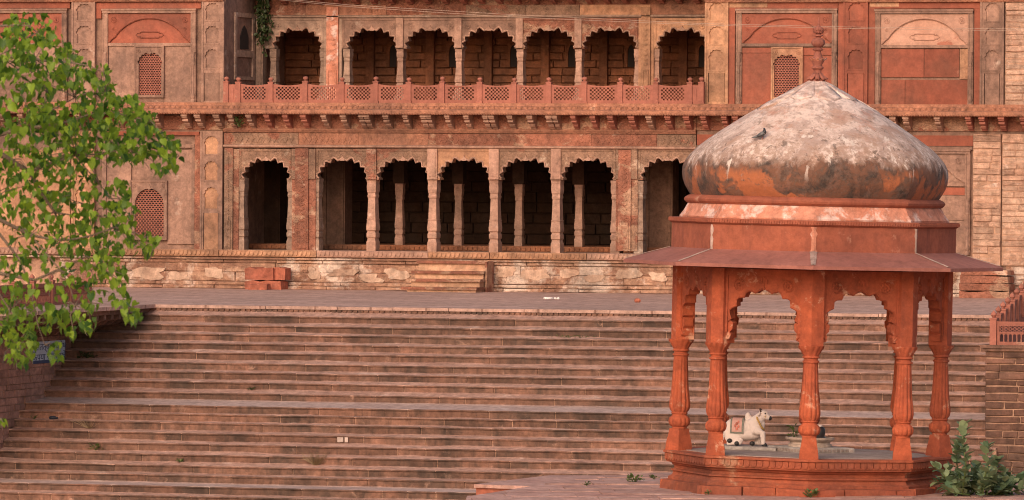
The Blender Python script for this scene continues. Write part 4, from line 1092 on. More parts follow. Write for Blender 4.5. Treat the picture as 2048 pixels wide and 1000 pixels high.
# finer profile
fp = []
for i in range(len(dp)-1):
    for q in range(3):
        u = q/3; fp.append(tuple(dp[i][j]*(1-u)+dp[i+1][j]*u for j in range(3)))
fp.append(dp[-1])
vs_ = []
for r, z, t in fp:
    for k in range(NA):
        a = 2*PI*k/NA; rr = roundoct(r, a, t); x, y = rr*math.sin(a), -rr*math.cos(a)
        n_ = 1+.006*mnoise.noise((x*1.3, y*1.3, z*1.3))+.003*mnoise.noise((x*5, y*5, z*5)); vs_.append((x*n_, y*n_, z))
mb = MB(); n = len(fp)
mb.add(vs_, [(j*NA+k, j*NA+(k+1) % NA, (j+1)*NA+(k+1) % NA, (j+1)*NA+k) for j in range(n-1) for k in range(NA)] + [tuple(range(NA-1,-1,-1)), tuple((n-1)*NA+k for k in range(NA))])

def dome_material():
    mt = bpy.data.materials.new('weathered whitewash dome'); mt.use_nodes = True; nt = mt.node_tree; N = nt.nodes; L = nt.links
    bs = N['Principled BSDF']; bs.inputs['Roughness'].default_value = .92
    tc = N.new('ShaderNodeTexCoord'); pos = tc.outputs['Object']
    def nz(sc, det, rg=.65, dist=0, st=None):
        n = N.new('ShaderNodeTexNoise'); n.inputs['Scale'].default_value = sc; n.inputs['Detail'].default_value = det; n.inputs['Roughness'].default_value = rg; n.inputs['Distortion'].default_value = dist
        if st:
            mp = N.new('ShaderNodeMapping'); mp.inputs['Scale'].default_value = st; L.new(pos, mp.inputs['Vector']); L.new(mp.outputs[0], n.inputs['Vector'])
        else: L.new(pos, n.inputs['Vector'])
        return n.outputs['Fac']
    def mr(v, a, b, c=0, d=1):
        r = N.new('ShaderNodeMapRange'); r.inputs['From Min'].default_value = a; r.inputs['From Max'].default_value = b; r.inputs['To Min'].default_value = c; r.inputs['To Max'].default_value = d; L.new(v, r.inputs['Value']); return r.outputs[0]
    def ma(op, a, b):
        x = N.new('ShaderNodeMath'); x.operation = op
        for s, v in ((x.inputs[0], a), (x.inputs[1], b)):
            if isinstance(v, (int, float)): s.default_value = v
            else: L.new(v, s)
        return x.outputs[0]
    def mix(f, a, b):
        x = N.new('ShaderNodeMix'); x.data_type = 'RGBA'; L.new(f, x.inputs[0])
        for s, v in ((x.inputs[6], a), (x.inputs[7], b)):
            if isinstance(v, tuple): s.default_value = v
            else: L.new(v, s)
        return x.outputs[2]
    sp = N.new('ShaderNodeSeparateXYZ'); L.new(pos, sp.inputs[0]); z = sp.outputs['Z']
    big = nz(1.3, 8, .70, .5); med = nz(2.6, 8, .72, .3); fine = nz(9, 7, .75); drip = nz(2.2, 6, .65, .2, (1, 1, .28)); pch = nz(1.05, 4, .55, .3, (1, 1, .8))
    c = mix(mr(med, .45, .55), (.76,.59,.52,1), (.47,.34,.295,1))             # whitewash, cleaner and greyer
    c = mix(ma('MULTIPLY', mr(big, .53, .60), .6), c, (.46,.26,.18,1))        # worn pink where it is thin
    zz = ma('ADD', z, ma('MULTIPLY', ma('SUBTRACT', med, .5), 1.6))
    gry = ma('MULTIPLY', mr(zz, 7.45, 6.4), mr(fine, .42, .54))
    c = mix(ma('MULTIPLY', gry, .8), c, (.25,.15,.105,1))                     # lichen speckle low on the shoulder
    zd = ma('ADD', z, ma('MULTIPLY', ma('SUBTRACT', drip, .5), 1.1))
    dk = mr(zd, 6.46, 6.26)
    bnd = mix(mr(nz(2.3, 8, .72, .4), .44, .60), (.17,.075,.045,1), (.045,.032,.027,1))
    c = mix(ma('MULTIPLY', dk, ma('ADD', .75, ma('MULTIPLY', fine, .4))), c, bnd)   # dark band of lichen round the bulge
    pe = ma('MULTIPLY', ma('MULTIPLY', mr(pch, .47, .50), mr(zd, 6.26, 6.10)), 1.0)
    c = mix(ma('MULTIPLY', pe, .92), c, (.40,.13,.055,1))                     # flaked patches showing the orange coat
    spk = nz(5.5, 9, .82, .6); drp = nz(3.2, 7, .7, .3, (1, 1, .22))
    c = mix(ma('MULTIPLY', mr(spk, .545, .60), ma('MULTIPLY', mr(z, 8.0, 6.6, .25, .85), 1.0)), c, (.13,.085,.065,1))   # dark lichen spots
    c = mix(ma('MULTIPLY', mr(drp, .60, .64), mr(z, 5.95, 6.35)), c, (.66,.55,.49,1))                                    # lime runs
    c = mix(ma('MULTIPLY', mr(nz(4.0, 7, .7, .4), .56, .60), mr(z, 6.6, 7.2, .1, .5)), c, (.50,.25,.19,1))             # pink undercoat
    hs = N.new('ShaderNodeHueSaturation'); L.new(c, hs.inputs['Color']); L.new(ma('ADD', .45, ma('MULTIPLY', fine, 1.1)), hs.inputs['Value'])
    L.new(hs.outputs[0], bs.inputs['Base Color'])
    bp = N.new('ShaderNodeBump'); bp.inputs['Strength'].default_value = .5; bp.inputs['Distance'].default_value = .05
    L.new(ma('ADD', med, ma('MULTIPLY', fine, .35)), bp.inputs['Height']); L.new(bp.outputs[0], bs.inputs['Normal'])
    return mt
M_['dome'] = dome_material()
dome = kp(mb, 'dome', M_['dome'], 'all')
# broken lotus petals over the crown of the dome
def dome_r(z):
    for i in range(len(dp)-1):
        if dp[i][1] <= z <= dp[i+1][1]:
            u = (z-dp[i][1])/(dp[i+1][1]-dp[i][1]); return dp[i][0]*(1-u)+dp[i+1][0]*u
    return .1
for k in range(8):
    a0 = OC[k]+.35; zlow = random.choice([7.34, 7.42, 7.38, 7.62]); mb = MB(); v = []; nn = 8
    for i in range(nn+1):
        z = 8.0+(zlow-8.0)*i/nn; r = dome_r(z)+.022+.014*(i/nn); half = .30*math.sin(PI*min(1, .12+.62*(i/nn)))*(1 if i < nn else .35)
        hw = half*1.2
        for s in (-1, -.5, 0, .5, 1):
            a = a0+s*hw; v.append((r*math.sin(a), -r*math.cos(a), z+(.05*(1-abs(s))*-1 if i == nn else 0)+random.uniform(-.008,.008)))
    m5 = len(v); v += [((x*(1-.09/max(.2,math.hypot(x,y)))), (y*(1-.09/max(.2,math.hypot(x,y)))), z-.03) for x, y, z in v]
    f = [(5*i+j, 5*i+j+1, 5*i+6+j, 5*i+5+j) for i in range(nn) for j in range(4)]
    rim = [i*5 for i in range(nn+1)] + [nn*5+j for j in range(1, 5)] + [i*5+4 for i in range(nn-1, -1, -1)] + [3, 2, 1]
    f += [(rim[i], rim[(i+1) % len(rim)], rim[(i+1) % len(rim)]+m5, rim[i]+m5) for i in range(len(rim))]
    mb.add(v, f); mb.build('lotus_petal', M_['dome'], dome, 'all')
# finial
fb = 8.0
def fpx(y): return (962-y)/100
fpf = [(.17,fpx(164)),(.15,fpx(160)),(.09,fpx(156)),(.075,fpx(141)),(.10,fpx(138.5)),(.12,fpx(136.5)),(.12,fpx(134)),(.09,fpx(132)),(.09,fpx(129)),(.12,fpx(124)),(.14,fpx(118)),(.10,fpx(115.5)),(.085,fpx(112)),(.06,fpx(104)),(.06,fpx(102)),(.10,fpx(101)),(.11,fpx(99)),(.08,fpx(97)),(.055,fpx(95)),
       (.09,fpx(93)),(.125,fpx(89)),(.135,fpx(85)),(.12,fpx(80)),(.08,fpx(77)),(.045,fpx(75)),(.05,fpx(73.5)),(.095,fpx(72)),(.095,fpx(70.5)),(.05,fpx(69)),(.055,fpx(67)),(.10,fpx(61)),(.095,fpx(57)),(.06,fpx(53.5)),(.02,fpx(51)),(.012,fpx(40)),(.004,fpx(34))]
mb = MB(); mb.lathe(fpf, 24, flute=lambda a, z: .10*(abs(math.cos(4*a))-.5) if fpx(93.5) < z < fpx(76) else 0); fi = kp(mb, 'finial', M_['fin'], 40)
for (zc_, r0, r1, hh, n, mt) in ((fpx(159), .09, .21, .13, 8, 'fin'), (fpx(117), .12, .18, -.05, 10, 'kwhite'), (fpx(59), .09, .135, -.06, 8, 'fin')):
    for k in range(n):
        a = 2*PI*k/n; mb = MB(); v = []
        for i in range(5):
            u = i/4; r = r0+(r1-r0)*u**1.6; z = zc_+hh*(1-u)
            hw = (PI/n)*(1-.55*max(0, u-.5)*2)
            for s in (-1, 0, 1): v.append(((r+.012*(1-abs(s)))*math.sin(a+s*hw), -(r+.012*(1-abs(s)))*math.cos(a+s*hw), z+(.02*u if abs(s) == 0 else 0)))
        m_ = len(v); v += [(x*.9, y*.9, z-.02) for x, y, z in v]
        f = [(3*i+j, 3*i+j+1, 3*i+4+j, 3*i+3+j) for i in range(4) for j in range(2)]; f += [tuple(i+m_ for i in q[::-1]) for q in f]
        rim = [0,3,6,9,12,13,14,11,8,5,2,1]; f += [(rim[i], rim[(i+1) % 12], rim[(i+1) % 12]+m_, rim[i]+m_) for i in range(12)]
        mb.add(v, f); mb.build('finial_petal', M_[mt], fi, 'all')

# ================================================================== paved platform the pavilion stands on
zg = KP.z - .16
def G(px, py): p = onZ(px, py, zg); return (p.x, p.y)
PLT = thing('paved_platform', 'low paved sandstone platform under the domed pavilion', 'platform', (KP.x, KP.y, zg-.3)); PLT['kind'] = 'structure'
outl = [G(934, 992), G(1190, 952.5), G(1330, 946), G(1470, 942), G(2120, 953), G(2500, 1100), G(900, 1100)]
n = len(outl)
mb = MB(); mb.add([(x, y, zg-.02) for x, y in outl]+[(x, y, zg-4.2) for x, y in outl], [tuple(range(n)), tuple(range(2*n-1, n-1, -1))]+[(i,(i+1)%n,(i+1)%n+n,i+n) for i in range(n)])
child(mb, 'footing', M_['mortar'], PLT)
# slabs clipped to the outline
def clip(poly, ol):
    out = poly; c = (sum(p[0] for p in ol)/len(ol), sum(p[1] for p in ol)/len(ol))
    for i in range(len(ol)):
        a, b = ol[i], ol[(i+1) % len(ol)]; nx, ny = -(b[1]-a[1]), b[0]-a[0]
        if (c[0]-a[0])*nx+(c[1]-a[1])*ny < 0: nx, ny = -nx, -ny
        res = []
        for k in range(len(out)):
            p, q = out[k], out[(k+1) % len(out)]; dp_, dq = (p[0]-a[0])*nx+(p[1]-a[1])*ny, (q[0]-a[0])*nx+(q[1]-a[1])*ny
            if dp_ >= 0: res.append(p)
            if dp_*dq < 0: t = dp_/(dp_-dq); res.append((p[0]+(q[0]-p[0])*t, p[1]+(q[1]-p[1])*t))
        out = res
        if len(out) < 3: return None
    return out
ux, uy = Vector((math.cos(YAW+.06), math.sin(YAW+.06))), Vector((-math.sin(YAW+.06), math.cos(YAW+.06)))
v_ = -10.5; cnt = 0
while v_ < 6:
    dv = random.uniform(.75, 1.15); u_ = -13+random.uniform(-.6, 0)
    while u_ < 9:
        du = random.uniform(1.0, 1.9)
        q = [Vector((KP.x, KP.y))+ux*a+uy*b for a, b in ((u_+.012, v_+.012), (u_+du-.012, v_+.012), (u_+du-.012, v_+dv-.012), (u_+.012, v_+dv-.012))]
        q = clip([tuple(p) for p in q], outl)
        if q and cnt < 290:
            zt_s = zg + random.uniform(-.012, .010); mb = MB(); n = len(q)
            mb.add([(x, y, zt_s) for x, y in q]+[(x, y, zg-.06) for x, y in q], [tuple(range(n))]+[(i,(i+1)%n,(i+1)%n+n,i+n) for i in range(n)])
            child(mb, 'paving_slab', M_['pave'], PLT); cnt += 1
        u_ += du
    v_ += dv
# dressed edge stones on the diagonal edge
a, b = Vector((*outl[0], 0)), Vector((*outl[6], 0))
# lower neighbouring slab, its red face showing
zg2 = zg - .02
def G2(px, py): p = onZ(px, py, zg2); return (p.x, p.y)
o2 = [G2(948, 968.5), G2(1098, 950.5), G2(1250, 950.5), G2(1110, 974)]
n = 4
mb = MB(); mb.add([(x, y, zg2) for x, y in o2]+[(x, y, zg2-.07) for x, y in o2], [(0,1,2,3),(7,6,5,4)]+[(i,(i+1)%n,(i+1)%n+n,i+n) for i in range(n)])
child(mb, 'side_slab', M_['pave'], PLT)
cx_, cy_ = sum(p[0] for p in o2)/4, sum(p[1] for p in o2)/4
o3 = [(p[0]+(cx_-p[0])*.025, p[1]+(cy_-p[1])*.03) for p in o2]
mb = MB(); mb.add([(x, y, zg2-.07) for x, y in o3]+[(x, y, zg2-4) for x, y in o3], [(0,1,2,3),(7,6,5,4)]+[(i,(i+1)%n,(i+1)%n+n,i+n) for i in range(n)])
child(mb, 'side_wall', M_['block'], PLT)
# ================================================================== things in the pavilion
def remeshed(mb, name, vox, mats, smooth_it=2):
    me0 = mb.mesh(name+'_raw', mats[0]); tmp = bpy.data.objects.new('tmp', me0); COL.objects.link(tmp)
    md = tmp.modifiers.new('r', 'REMESH'); md.mode = 'VOXEL'; md.voxel_size = vox; md.use_smooth_shade = True
    sm = tmp.modifiers.new('s', 'SMOOTH'); sm.iterations = smooth_it; sm.factor = .6
    bpy.context.view_layer.update()
    me = bpy.data.meshes.new_from_object(tmp.evaluated_get(bpy.context.evaluated_depsgraph_get()))
    bpy.data.objects.remove(tmp); me.name = name; me.materials.clear()
    for m_ in mats: me.materials.append(m_)
    for p in me.polygons: p.use_smooth = True
    return me
def kworld(x, y, z): return KR @ Vector((x, y, z))
KROT = KR.to_euler()
def kthing(name, label, cat, x, y, z, rz=0.0):
    o = thing(name, label, cat); o.matrix_world = KR @ Matrix.Translation((x, y, z)) @ Matrix.Rotation(rz, 4, 'Z'); return o
m_marble = stone('grey marble slab', (.42,.37,.34,1), (.3,.26,.24,1), (.52,.47,.44,1), l_amt=.2, streak=0, bump=.2, rnd=.03)
m_statue = stone('painted statue', (.70,.585,.535,1), (.54,.42,.37,1), None, d_amt=.35, grime=0, mid=.08, pit=0, streak=.1, bump=.1, rnd=0, grain=.06, bd=.01)
m_blk = plain('black paint', (.02,.017,.018,1), .45, .1); m_gold = plain('gold paint', (.46,.27,.07,1), .5, .2, 30)
m_grn = stone('cloth border', (.19,.2,.17,1), (.3,.28,.22,1), None, d_amt=.9, scale=14, streak=0, bump=.1, rnd=0); m_crd = plain('cloth red', (.52,.16,.11,1), .7, .3, 40); m_cpk = plain('cloth pink', (.58,.32,.27,1), .8, .15, 30)
m_brn = plain('horn brown', (.09,.05,.035,1), .5, .2, 20)
ZS = ZF+.014
o = kthing('marble_slab', 'pale grey marble slab under the white bull statue', 'slab', -1.22, .75, ZS, -.18)
mb = MB(); mb.loft([(.66,.5,.0),(.66,.5,.06),(.645,.485,.07)]); 
for k in range(3): mb.box(-.6+.42*k, -.6+.42*k+.36, -.515, -.48, .012, .05)
o2_ = mb.build('slab_body', m_marble, o)
BUL = kthing('bull_statue', 'white painted seated bull statue with gold garland and patterned saddle cloth', 'statue', -1.27, .72, ZS+.07, -.1)
mb = MB(); B = mb.ball
B((-.10,0,.33), (.36,.185,.195), 20, 14); B((-.04,0,.25), (.38,.175,.15), 20, 14); B((-.27,0,.32), (.18,.2,.215), 20, 14); B((.16,0,.36), (.2,.175,.22), 20, 14)
B((.035,0,.575), (.065,.055,.1), 14, 10); mb.tube([(.12,0,.40),(.22,0,.5),(.31,-.005,.605)], [.17,.135,.095], 14)
B((.345,-.01,.63), (.115,.092,.098), 14, 10); mb.tube([(.34,-.01,.635),(.41,-.025,.60),(.455,-.03,.575)], [.09,.07,.062], 12)
B((.455,-.03,.573), (.052,.058,.052), 12, 8); mb.tube([(.31,0,.56),(.33,0,.45),(.31,0,.33)], [.05,.055,.06], 10)
mb.tube([(.18,-.12,.33),(.30,-.14,.29),(.355,-.14,.27),(.365,-.14,.15),(.37,-.14,.03)], [.1,.075,.062,.05,.045], 12)
mb.tube([(.16,.11,.26),(.28,.13,.1),(.30,.13,.06),(.15,.13,.05)], [.1,.065,.055,.045], 12)
B((-.25,-.125,.165), (.17,.075,.125), 16, 10); B((-.32,-.10,.24), (.12,.09,.14), 14, 10); mb.tube([(-.12,-.18,.1),(-.2,-.2,.06),(-.36,-.19,.05)], [.06,.05,.05], 10); mb.tube([(-.08,-.14,.12),(-.1,-.2,.06),(-.2,-.24,.045)], [.06,.05,.04], 10)
B((-.25,.125,.165), (.17,.075,.125), 16, 10); mb.tube([(-.44,.0,.38),(-.47,-.02,.25),(-.44,-.08,.1)], [.03,.02,.018], 8)
bme_ = remeshed(mb, 'body', .014, [m_statue], 3); bb = link('body', bme_, BUL)
def bpart(nm, mat, fn, smooth=True):
    mb = MB(); fn(mb); return mb.build(nm, mat, BUL, 'all' if smooth else False)
bpart('muzzle', m_blk, lambda m: m.ball((.482,-.032,.565), (.042,.052,.047), 12, 8))
for (x, y, z, a) in ((.40,-.14,.025,0), (-.30,-.235,.10,.4), (-.155,-.235,.05,.3), (.14,-.07,.05,.2)):
    bpart('hoof', m_blk, lambda m: m.ball((x, y, z), (.055,.05,.048), 10, 6))
for s in (-1, 1):
    bpart('horn', m_brn, lambda m: m.tube([(.30,-.01+s*.05,.69),(.285,-.01+s*.075,.735),(.27,-.01+s*.07,.765)], [.022,.017,.006], 8))
    bpart('ear', m_statue, lambda m: m.tube([(.295,-.01+s*.07,.655),(.26,-.01+s*.12,.64),(.235,-.01+s*.15,.61)], [.02,.03,.008], 8))
    bpart('eye', m_blk, lambda m: m.ball((.392,-.015+s*.075,.66), (.017,.012,.015), 8, 6))
def saddle(x0, x1, a0, a1, k):
    def fn(m):
        v = []; nx, na = 8, 24
        for i in range(nx+1):
            x = x0+(x1-x0)*i/nx
            ry = .186+.016*math.sin((x+.42)*3.2)+k; rz = .20+.016+k
            for j in range(na+1):
                a = a0+(a1-a0)*j/na; v.append((x, ry*1.03*math.sin(a), .33+rz*1.02*math.cos(a)))
        q = na+1; m.add(v, [(i*q+j, i*q+j+1, (i+1)*q+j+1, (i+1)*q+j) for i in range(nx) for j in range(na)])
    return fn
bpart('saddle_cloth', m_grn, saddle(-.30, -.03, -1.95, 1.95, .006))
bpart('cloth_panel', m_cpk, saddle(-.265, -.065, -1.78, 1.78, .011))
for s in (-1, 1):
    for (u, w, h) in ((-.165,.03,1.05),(-.13,.022,1.3),(-.195,.022,1.25),(-.165,.025,1.5),(-.135,.018,.9)):
        a_ = s*h; bpart('cloth_motif', m_crd, lambda m: m.ball((u, (.186+.03)*math.sin(a_)*1.03, .33+.234*math.cos(a_)), (w, .008, .034), 8, 5))
def garland(m):
    N_ = 26
    for k in range(N_):
        a = 2*PI*k/N_; m.ball((.235+.075*math.cos(a)*-1+.05, .165*math.sin(a), .47+.135*math.cos(a)), .022, 6, 4)
bpart('garland', m_gold, garland)
bpart('halter', m_gold, lambda m: m.tube([(.405+.0*math.cos(t), -.022+.068*math.cos(t), .602+.066*math.sin(t)) for t in [2*PI*i/16 for i in range(17)]], .008, 5))
bpart('halter', m_gold, lambda m: m.tube([(.31,-.085,.66),(.36,-.09,.625),(.405,-.085,.59)], .008, 5))
# basin slab, basin, black stone, sprig
o = kthing('plinth_slab', 'dark grey square slab with notched edge under the round stone basin', 'slab', .05, .35, ZS, .62)
mb = MB(); mb.loft([(.62,.62,.0),(.62,.62,.085),(.6,.6,.1)]); mb.build('slab_body', m_marble, o)
mb = MB()
for k in range(4):
    s0 = len(mb.v); n = 11
    for i in range(n): x = -.6+1.2*(i+.5)/n; mb.box(x-.035, x+.035, -.635, -.6, .02, .07)
    mb.xform(Matrix.Rotation(k*PI/2, 4, 'Z'), s0)
tag(mb.build('notch_carving', M_['slab'], o), kind='stuff')
o = kthing('stone_basin', 'round pale stone basin on the dark slab behind the middle column', 'basin', .02, .38, ZS+.1)
mb = MB(); mb.lathe([(.44,0),(.44,.05),(.41,.06),(.40,.09),(.47,.13),(.49,.15),(.49,.19),(.46,.195),(.44,.16),(.2,.15)], 36); mb.build('bowl', stone('pale basin stone', (.5,.39,.32,1), (.34,.25,.2,1), None, streak=.2, rnd=0), o, True)
o = kthing('votive_stone', 'black polished votive stone with white cap standing in the basin', 'stone', .21, .40, ZS+.25)
mb = MB(); mb.lathe([(.10,0),(.125,.03),(.10,.06),(.115,.12),(.11,.2),(.08,.25),(.03,.275)], 20); mb.build('body', m_blk, o, True)
mb = MB(); mb.ball((.0,-.02,.262), (.06,.06,.03), 10, 6); mb.build('cap', m_statue, o, True)

# ---- foliage helpers
def leaf_mat(name, c1, c2, trans=.35, rough=.5):
    mt = bpy.data.materials.new(name); mt.use_nodes = True; N = mt.node_tree.nodes; L = mt.node_tree.links
    bs = N['Principled BSDF']; bs.inputs['Roughness'].default_value = rough
    oi = N.new('ShaderNodeObjectInfo'); g = N.new('ShaderNodeNewGeometry')
    a = N.new('ShaderNodeMath'); a.operation = 'ADD'; L.new(oi.outputs['Random'], a.inputs[0]); L.new(g.outputs['Random Per Island'], a.inputs[1])
    fr = N.new('ShaderNodeMath'); fr.operation = 'FRACT'; L.new(a.outputs[0], fr.inputs[0])
    mx = N.new('ShaderNodeMix'); mx.data_type = 'RGBA'; L.new(fr.outputs[0], mx.inputs[0]); mx.inputs[6].default_value = c1; mx.inputs[7].default_value = c2
    nz = N.new('ShaderNodeTexNoise'); nz.inputs['Scale'].default_value = 20; L.new(g.outputs['Position'], nz.inputs['Vector'])
    mr = N.new('ShaderNodeMapRange'); mr.inputs['To Min'].default_value = .75; mr.inputs['To Max'].default_value = 1.25; L.new(nz.outputs['Fac'], mr.inputs['Value'])
    h = N.new('ShaderNodeHueSaturation'); L.new(mx.outputs[2], h.inputs['Color']); L.new(mr.outputs[0], h.inputs['Value'])
    L.new(h.outputs[0], bs.inputs['Base Color'])
    tr = N.new('ShaderNodeBsdfTranslucent'); L.new(h.outputs[0], tr.inputs['Color'])
    ms = N.new('ShaderNodeMixShader'); ms.inputs[0].default_value = trans; L.new(bs.outputs[0], ms.inputs[1]); L.new(tr.outputs[0], ms.inputs[2])
    L.new(ms.outputs[0], N['Material Output'].inputs['Surface'])
    return mt
L_fig = leaf_mat('heart leaf green', (.04,.115,.01,1), (.29,.43,.03,1), .5)
L_bush = leaf_mat('milkweed leaf', (.085,.15,.08,1), (.25,.31,.16,1), .15, .6)
L_weed = leaf_mat('weed leaf', (.05,.09,.025,1), (.14,.17,.05,1), .2)
L_vine = leaf_mat('vine leaf', (.02,.035,.012,1), (.07,.1,.03,1), .2)
L_dry = leaf_mat('dry stalk', (.2,.13,.07,1), (.32,.22,.12,1), .1)
m_bark = stone('bark', (.23,.17,.125,1), (.13,.09,.065,1), None, rnd=.05, scale=6, bump=.5)
def heart(mb, M, s=1.0, fold=.25):
    out = [(0,0),(.24,.12),(.45,.04),(.52,-.2),(.44,-.46),(.26,-.7),(.09,-.88),(.02,-1.12)]
    v = [(0,0,0),(0,-.35,.0),(0,-.7,-.02),(0,-1.14,-.06)]
    for sx in (1, -1):
        for x, y in out[1:-1]: v.append((sx*x*.88, y, fold*x - .10*max(0,-y)**2))
    a, b = 4, 10
    f = [(0,1,a+1,a),(1,a+3,a+2,a+1) if 0 else (1,a+2,a+1),(1,2,a+3,a+2),(2,a+4,a+3),(2,3,a+5,a+4)]
    f += [(0,b,b+1,1),(1,b+1,b+2),(1,b+2,b+3,2),(2,b+3,b+4),(2,b+4,b+5,3)]
    return mb.add([tuple(M @ Vector((p[0]*s, p[1]*s, p[2]*s))) for p in v], f)
def oval(mb, M, l=1.0, w=.62, fold=.18):
    v = [(0,0,0),(0,.5,-.02),(0,1,-.10)]
    for sx in (1, -1): v += [(sx*w*.34,.12,fold*.3),(sx*w*.5,.45,fold*.45),(sx*w*.40,.78,fold*.25-.04)]
    f = [(0,3,4,1),(1,4,5,2),(0,1,7,6),(1,2,8,7)]
    return mb.add([tuple(M @ Vector((p[0]*l, p[1]*l, p[2]*l))) for p in v], f)
def basis(yv, roll):
    y = yv.normalized(); x = y.orthogonal().normalized() if abs(y.z) > .98 else y.cross(Vector((0,0,1))).normalized(); z = x.cross(y)
    x2 = x*math.cos(roll)+z*math.sin(roll); z2 = x2.cross(y)
    m_ = Matrix.Identity(4)
    for i in range(3): m_[i][0], m_[i][1], m_[i][2] = x2[i], y[i], z2[i]
    return m_

# ---- the fig tree reaching in from the left
DT = 53.0; TPX = DT/F
rt = random.Random(5)
TR = thing('fig_tree', 'leafy green fig tree reaching in from the left in front of the palace', 'tree', (atD(-620, 600, DT).x, atD(-620, 600, DT).y, -8.2))
TL = TR.location
def tpt(px, py, dz=0.0): return atD(px, py, DT+dz)
mb = MB(); base = TL.copy(); pts = [base, base+Vector((.1,0,3.5)), tpt(-600, 420), tpt(-560, 150), tpt(-520,-200)]
mb.tube([p-TL for p in pts], [.42,.33,.27,.2,.1], 12); mb.build('trunk', m_bark, TR, 'all')
branches = [
 [(-600,420,0,.11),(-300,330,-.6,.07),(-60,285,-.4,.035),(60,345,0,.018),(110,425,.2,.012),(118,480,.2,.006)],
 [(-580,300,0,.10),(-250,240,.3,.05),(-20,275,.2,.025),(60,255,.1,.016),(130,245,0,.012),(230,225,0,.008),(300,240,-.1,.004)],
 [(-560,150,0,.08),(-250,130,-.3,.04),(-20,120,-.3,.02),(70,118,-.2,.013),(140,125,-.2,.009),(215,150,-.2,.004)],
 [(-250,130,-.3,.03),(-40,60,.1,.014),(40,50,.1,.009),(75,65,.1,.005)],
 [(-300,330,-.6,.04),(-40,420,-.5,.022),(60,470,-.3,.014),(140,480,-.2,.01),(230,455,-.1,.007),(310,480,0,.004)],
 [(-300,420,.2,.04),(-30,540,.2,.02),(70,560,.1,.013),(160,520,0,.01),(220,545,0,.006),(262,625,0,.003)],
 [(-40,420,-.5,.016),(40,520,-.4,.011),(70,620,-.4,.007),(90,690,-.4,.004)],
 [(60,345,0,.012),(150,310,.1,.009),(240,300,.1,.007),(345,320,.1,.004)],
 [(60,470,-.3,.009),(120,540,-.3,.007),(150,610,-.3,.004)], [(-30,540,.2,.013),(20,620,.2,.009),(30,690,.2,.004)],
 [(60,255,.1,.01),(150,195,.2,.007),(210,185,.2,.003)], [(70,118,-.2,.008),(95,185,-.2,.005),(92,215,-.2,.003)],
 [(-120,700,.2,.02),(-30,800,.2,.01),(5,845,.2,.003)],
 [(150,310,.1,.007),(200,370,.1,.006),(250,420,.1,.003)], [(110,425,.2,.008),(190,430,.2,.006),(240,460,.2,.003)],
]
for b_ in branches:
    P = [tpt(x, y, d)-TL for x, y, d, r in b_]; rr = [r for *_, r in b_]
    # smooth a little
    Q, Rr = [], []
    for i in range(len(P)-1):
        for u in (0, .5): Q.append(P[i].lerp(P[i+1], u) + (Vector((rt.uniform(-.02,.02),0,rt.uniform(-.02,.03))) if u else Vector())); Rr.append(rr[i]*(1-u)+rr[i+1]*u)
    Q.append(P[-1]); Rr.append(rr[-1])
    mb = MB(); mb.tube(Q, Rr, 6); mb.build('branch', m_bark, TR, 'all')
blobs = [(60,70,52,38,26),(25,110,40,45,22),(95,120,60,45,30),(40,160,55,30,14),(150,150,50,30,18),(200,160,24,24,8),(130,175,50,22,12),(85,195,24,22,7),(15,160,25,18,6),(45,185,25,14,4),(215,185,14,16,4),(222,205,14,14,3),
 (30,225,50,30,14),(110,235,60,28,22),(190,220,50,26,18),(255,225,42,24,16),(285,250,32,22,12),(70,275,70,36,36),(160,275,70,34,36),(235,275,50,30,22),(300,295,50,28,22),(338,308,26,24,10),(345,330,14,16,3),(320,345,18,12,3),
 (50,330,60,36,28),(130,330,60,34,26),(205,320,50,26,18),(255,320,40,20,11),(30,390,50,36,20),(100,385,50,36,16),(170,390,45,34,13),(235,395,28,26,10),(40,440,50,30,13),(120,450,55,30,16),(200,440,45,32,18),(255,440,24,26,8),
 (150,490,55,30,17),(225,490,40,32,16),(285,488,34,16,10),(290,512,16,10,3),(60,490,45,26,9),(30,540,40,26,8),(110,530,40,26,8),(185,545,40,32,12),(225,555,28,36,10),(240,600,16,26,6),(258,628,20,20,6),(272,640,12,12,3),
 (45,580,45,26,10),(125,580,40,28,10),(185,600,26,30,8),(20,640,32,36,14),(70,640,45,30,12),(130,650,42,34,16),(175,655,16,20,4),(45,695,30,34,14),(112,712,14,20,4),(15,700,26,36,8),(40,728,22,16,5),(4,852,8,10,2),
 (-60,300,60,300,60),(-150,350,60,330,50)]
leaves = []
for (cx, cy, rx, ry, n) in blobs:
    for _ in range(int(n*3.9)):
        a, r = rt.uniform(0, 2*PI), math.sqrt(rt.random()); px, py = cx+rx*r*math.cos(a), cy+ry*r*math.sin(a)
        leaves.append((px, py, rt.uniform(-1.1, 1.1)))
rt.shuffle(leaves)
leaves.sort(key=lambda q: q[0] < -25)
lmes = []
for k in range(4):
    mb = MB(); heart(mb, Matrix.Identity(4), .128, .15+.12*k); lmes.append(mb.mesh('leaf', L_fig, 'all'))
rest = MB()
tw = MB(); bp_ = [(x, y, d) for b_ in branches for (x, y, d, r) in b_ if x > -120]
for (cx, cy, rx, ry, n) in blobs[:-2]:              # fine twigs carrying each spray of leaves
    for _ in range(2 + n//9):
        a = rt.uniform(0, 2*PI); ex, ey = cx+rx*.8*math.cos(a), cy+ry*.8*math.sin(a)
        sx_, sy_, sd = min(bp_, key=lambda q: (q[0]-cx)**2+(q[1]-cy)**2+(9000 if q[0] > cx+20 else 0)+rt.uniform(0, 2500))
        mx, my = (sx_+ex)/2+rt.uniform(-10,10), (sy_+ey)/2-rt.uniform(4,16)
        tw.tube([tpt(sx_, sy_, sd)-TL, tpt(mx, my, sd*.5+rt.uniform(-.2,.2))-TL, tpt(ex, ey, rt.uniform(-.6,.6))-TL], [.006,.0045,.0025], 4)
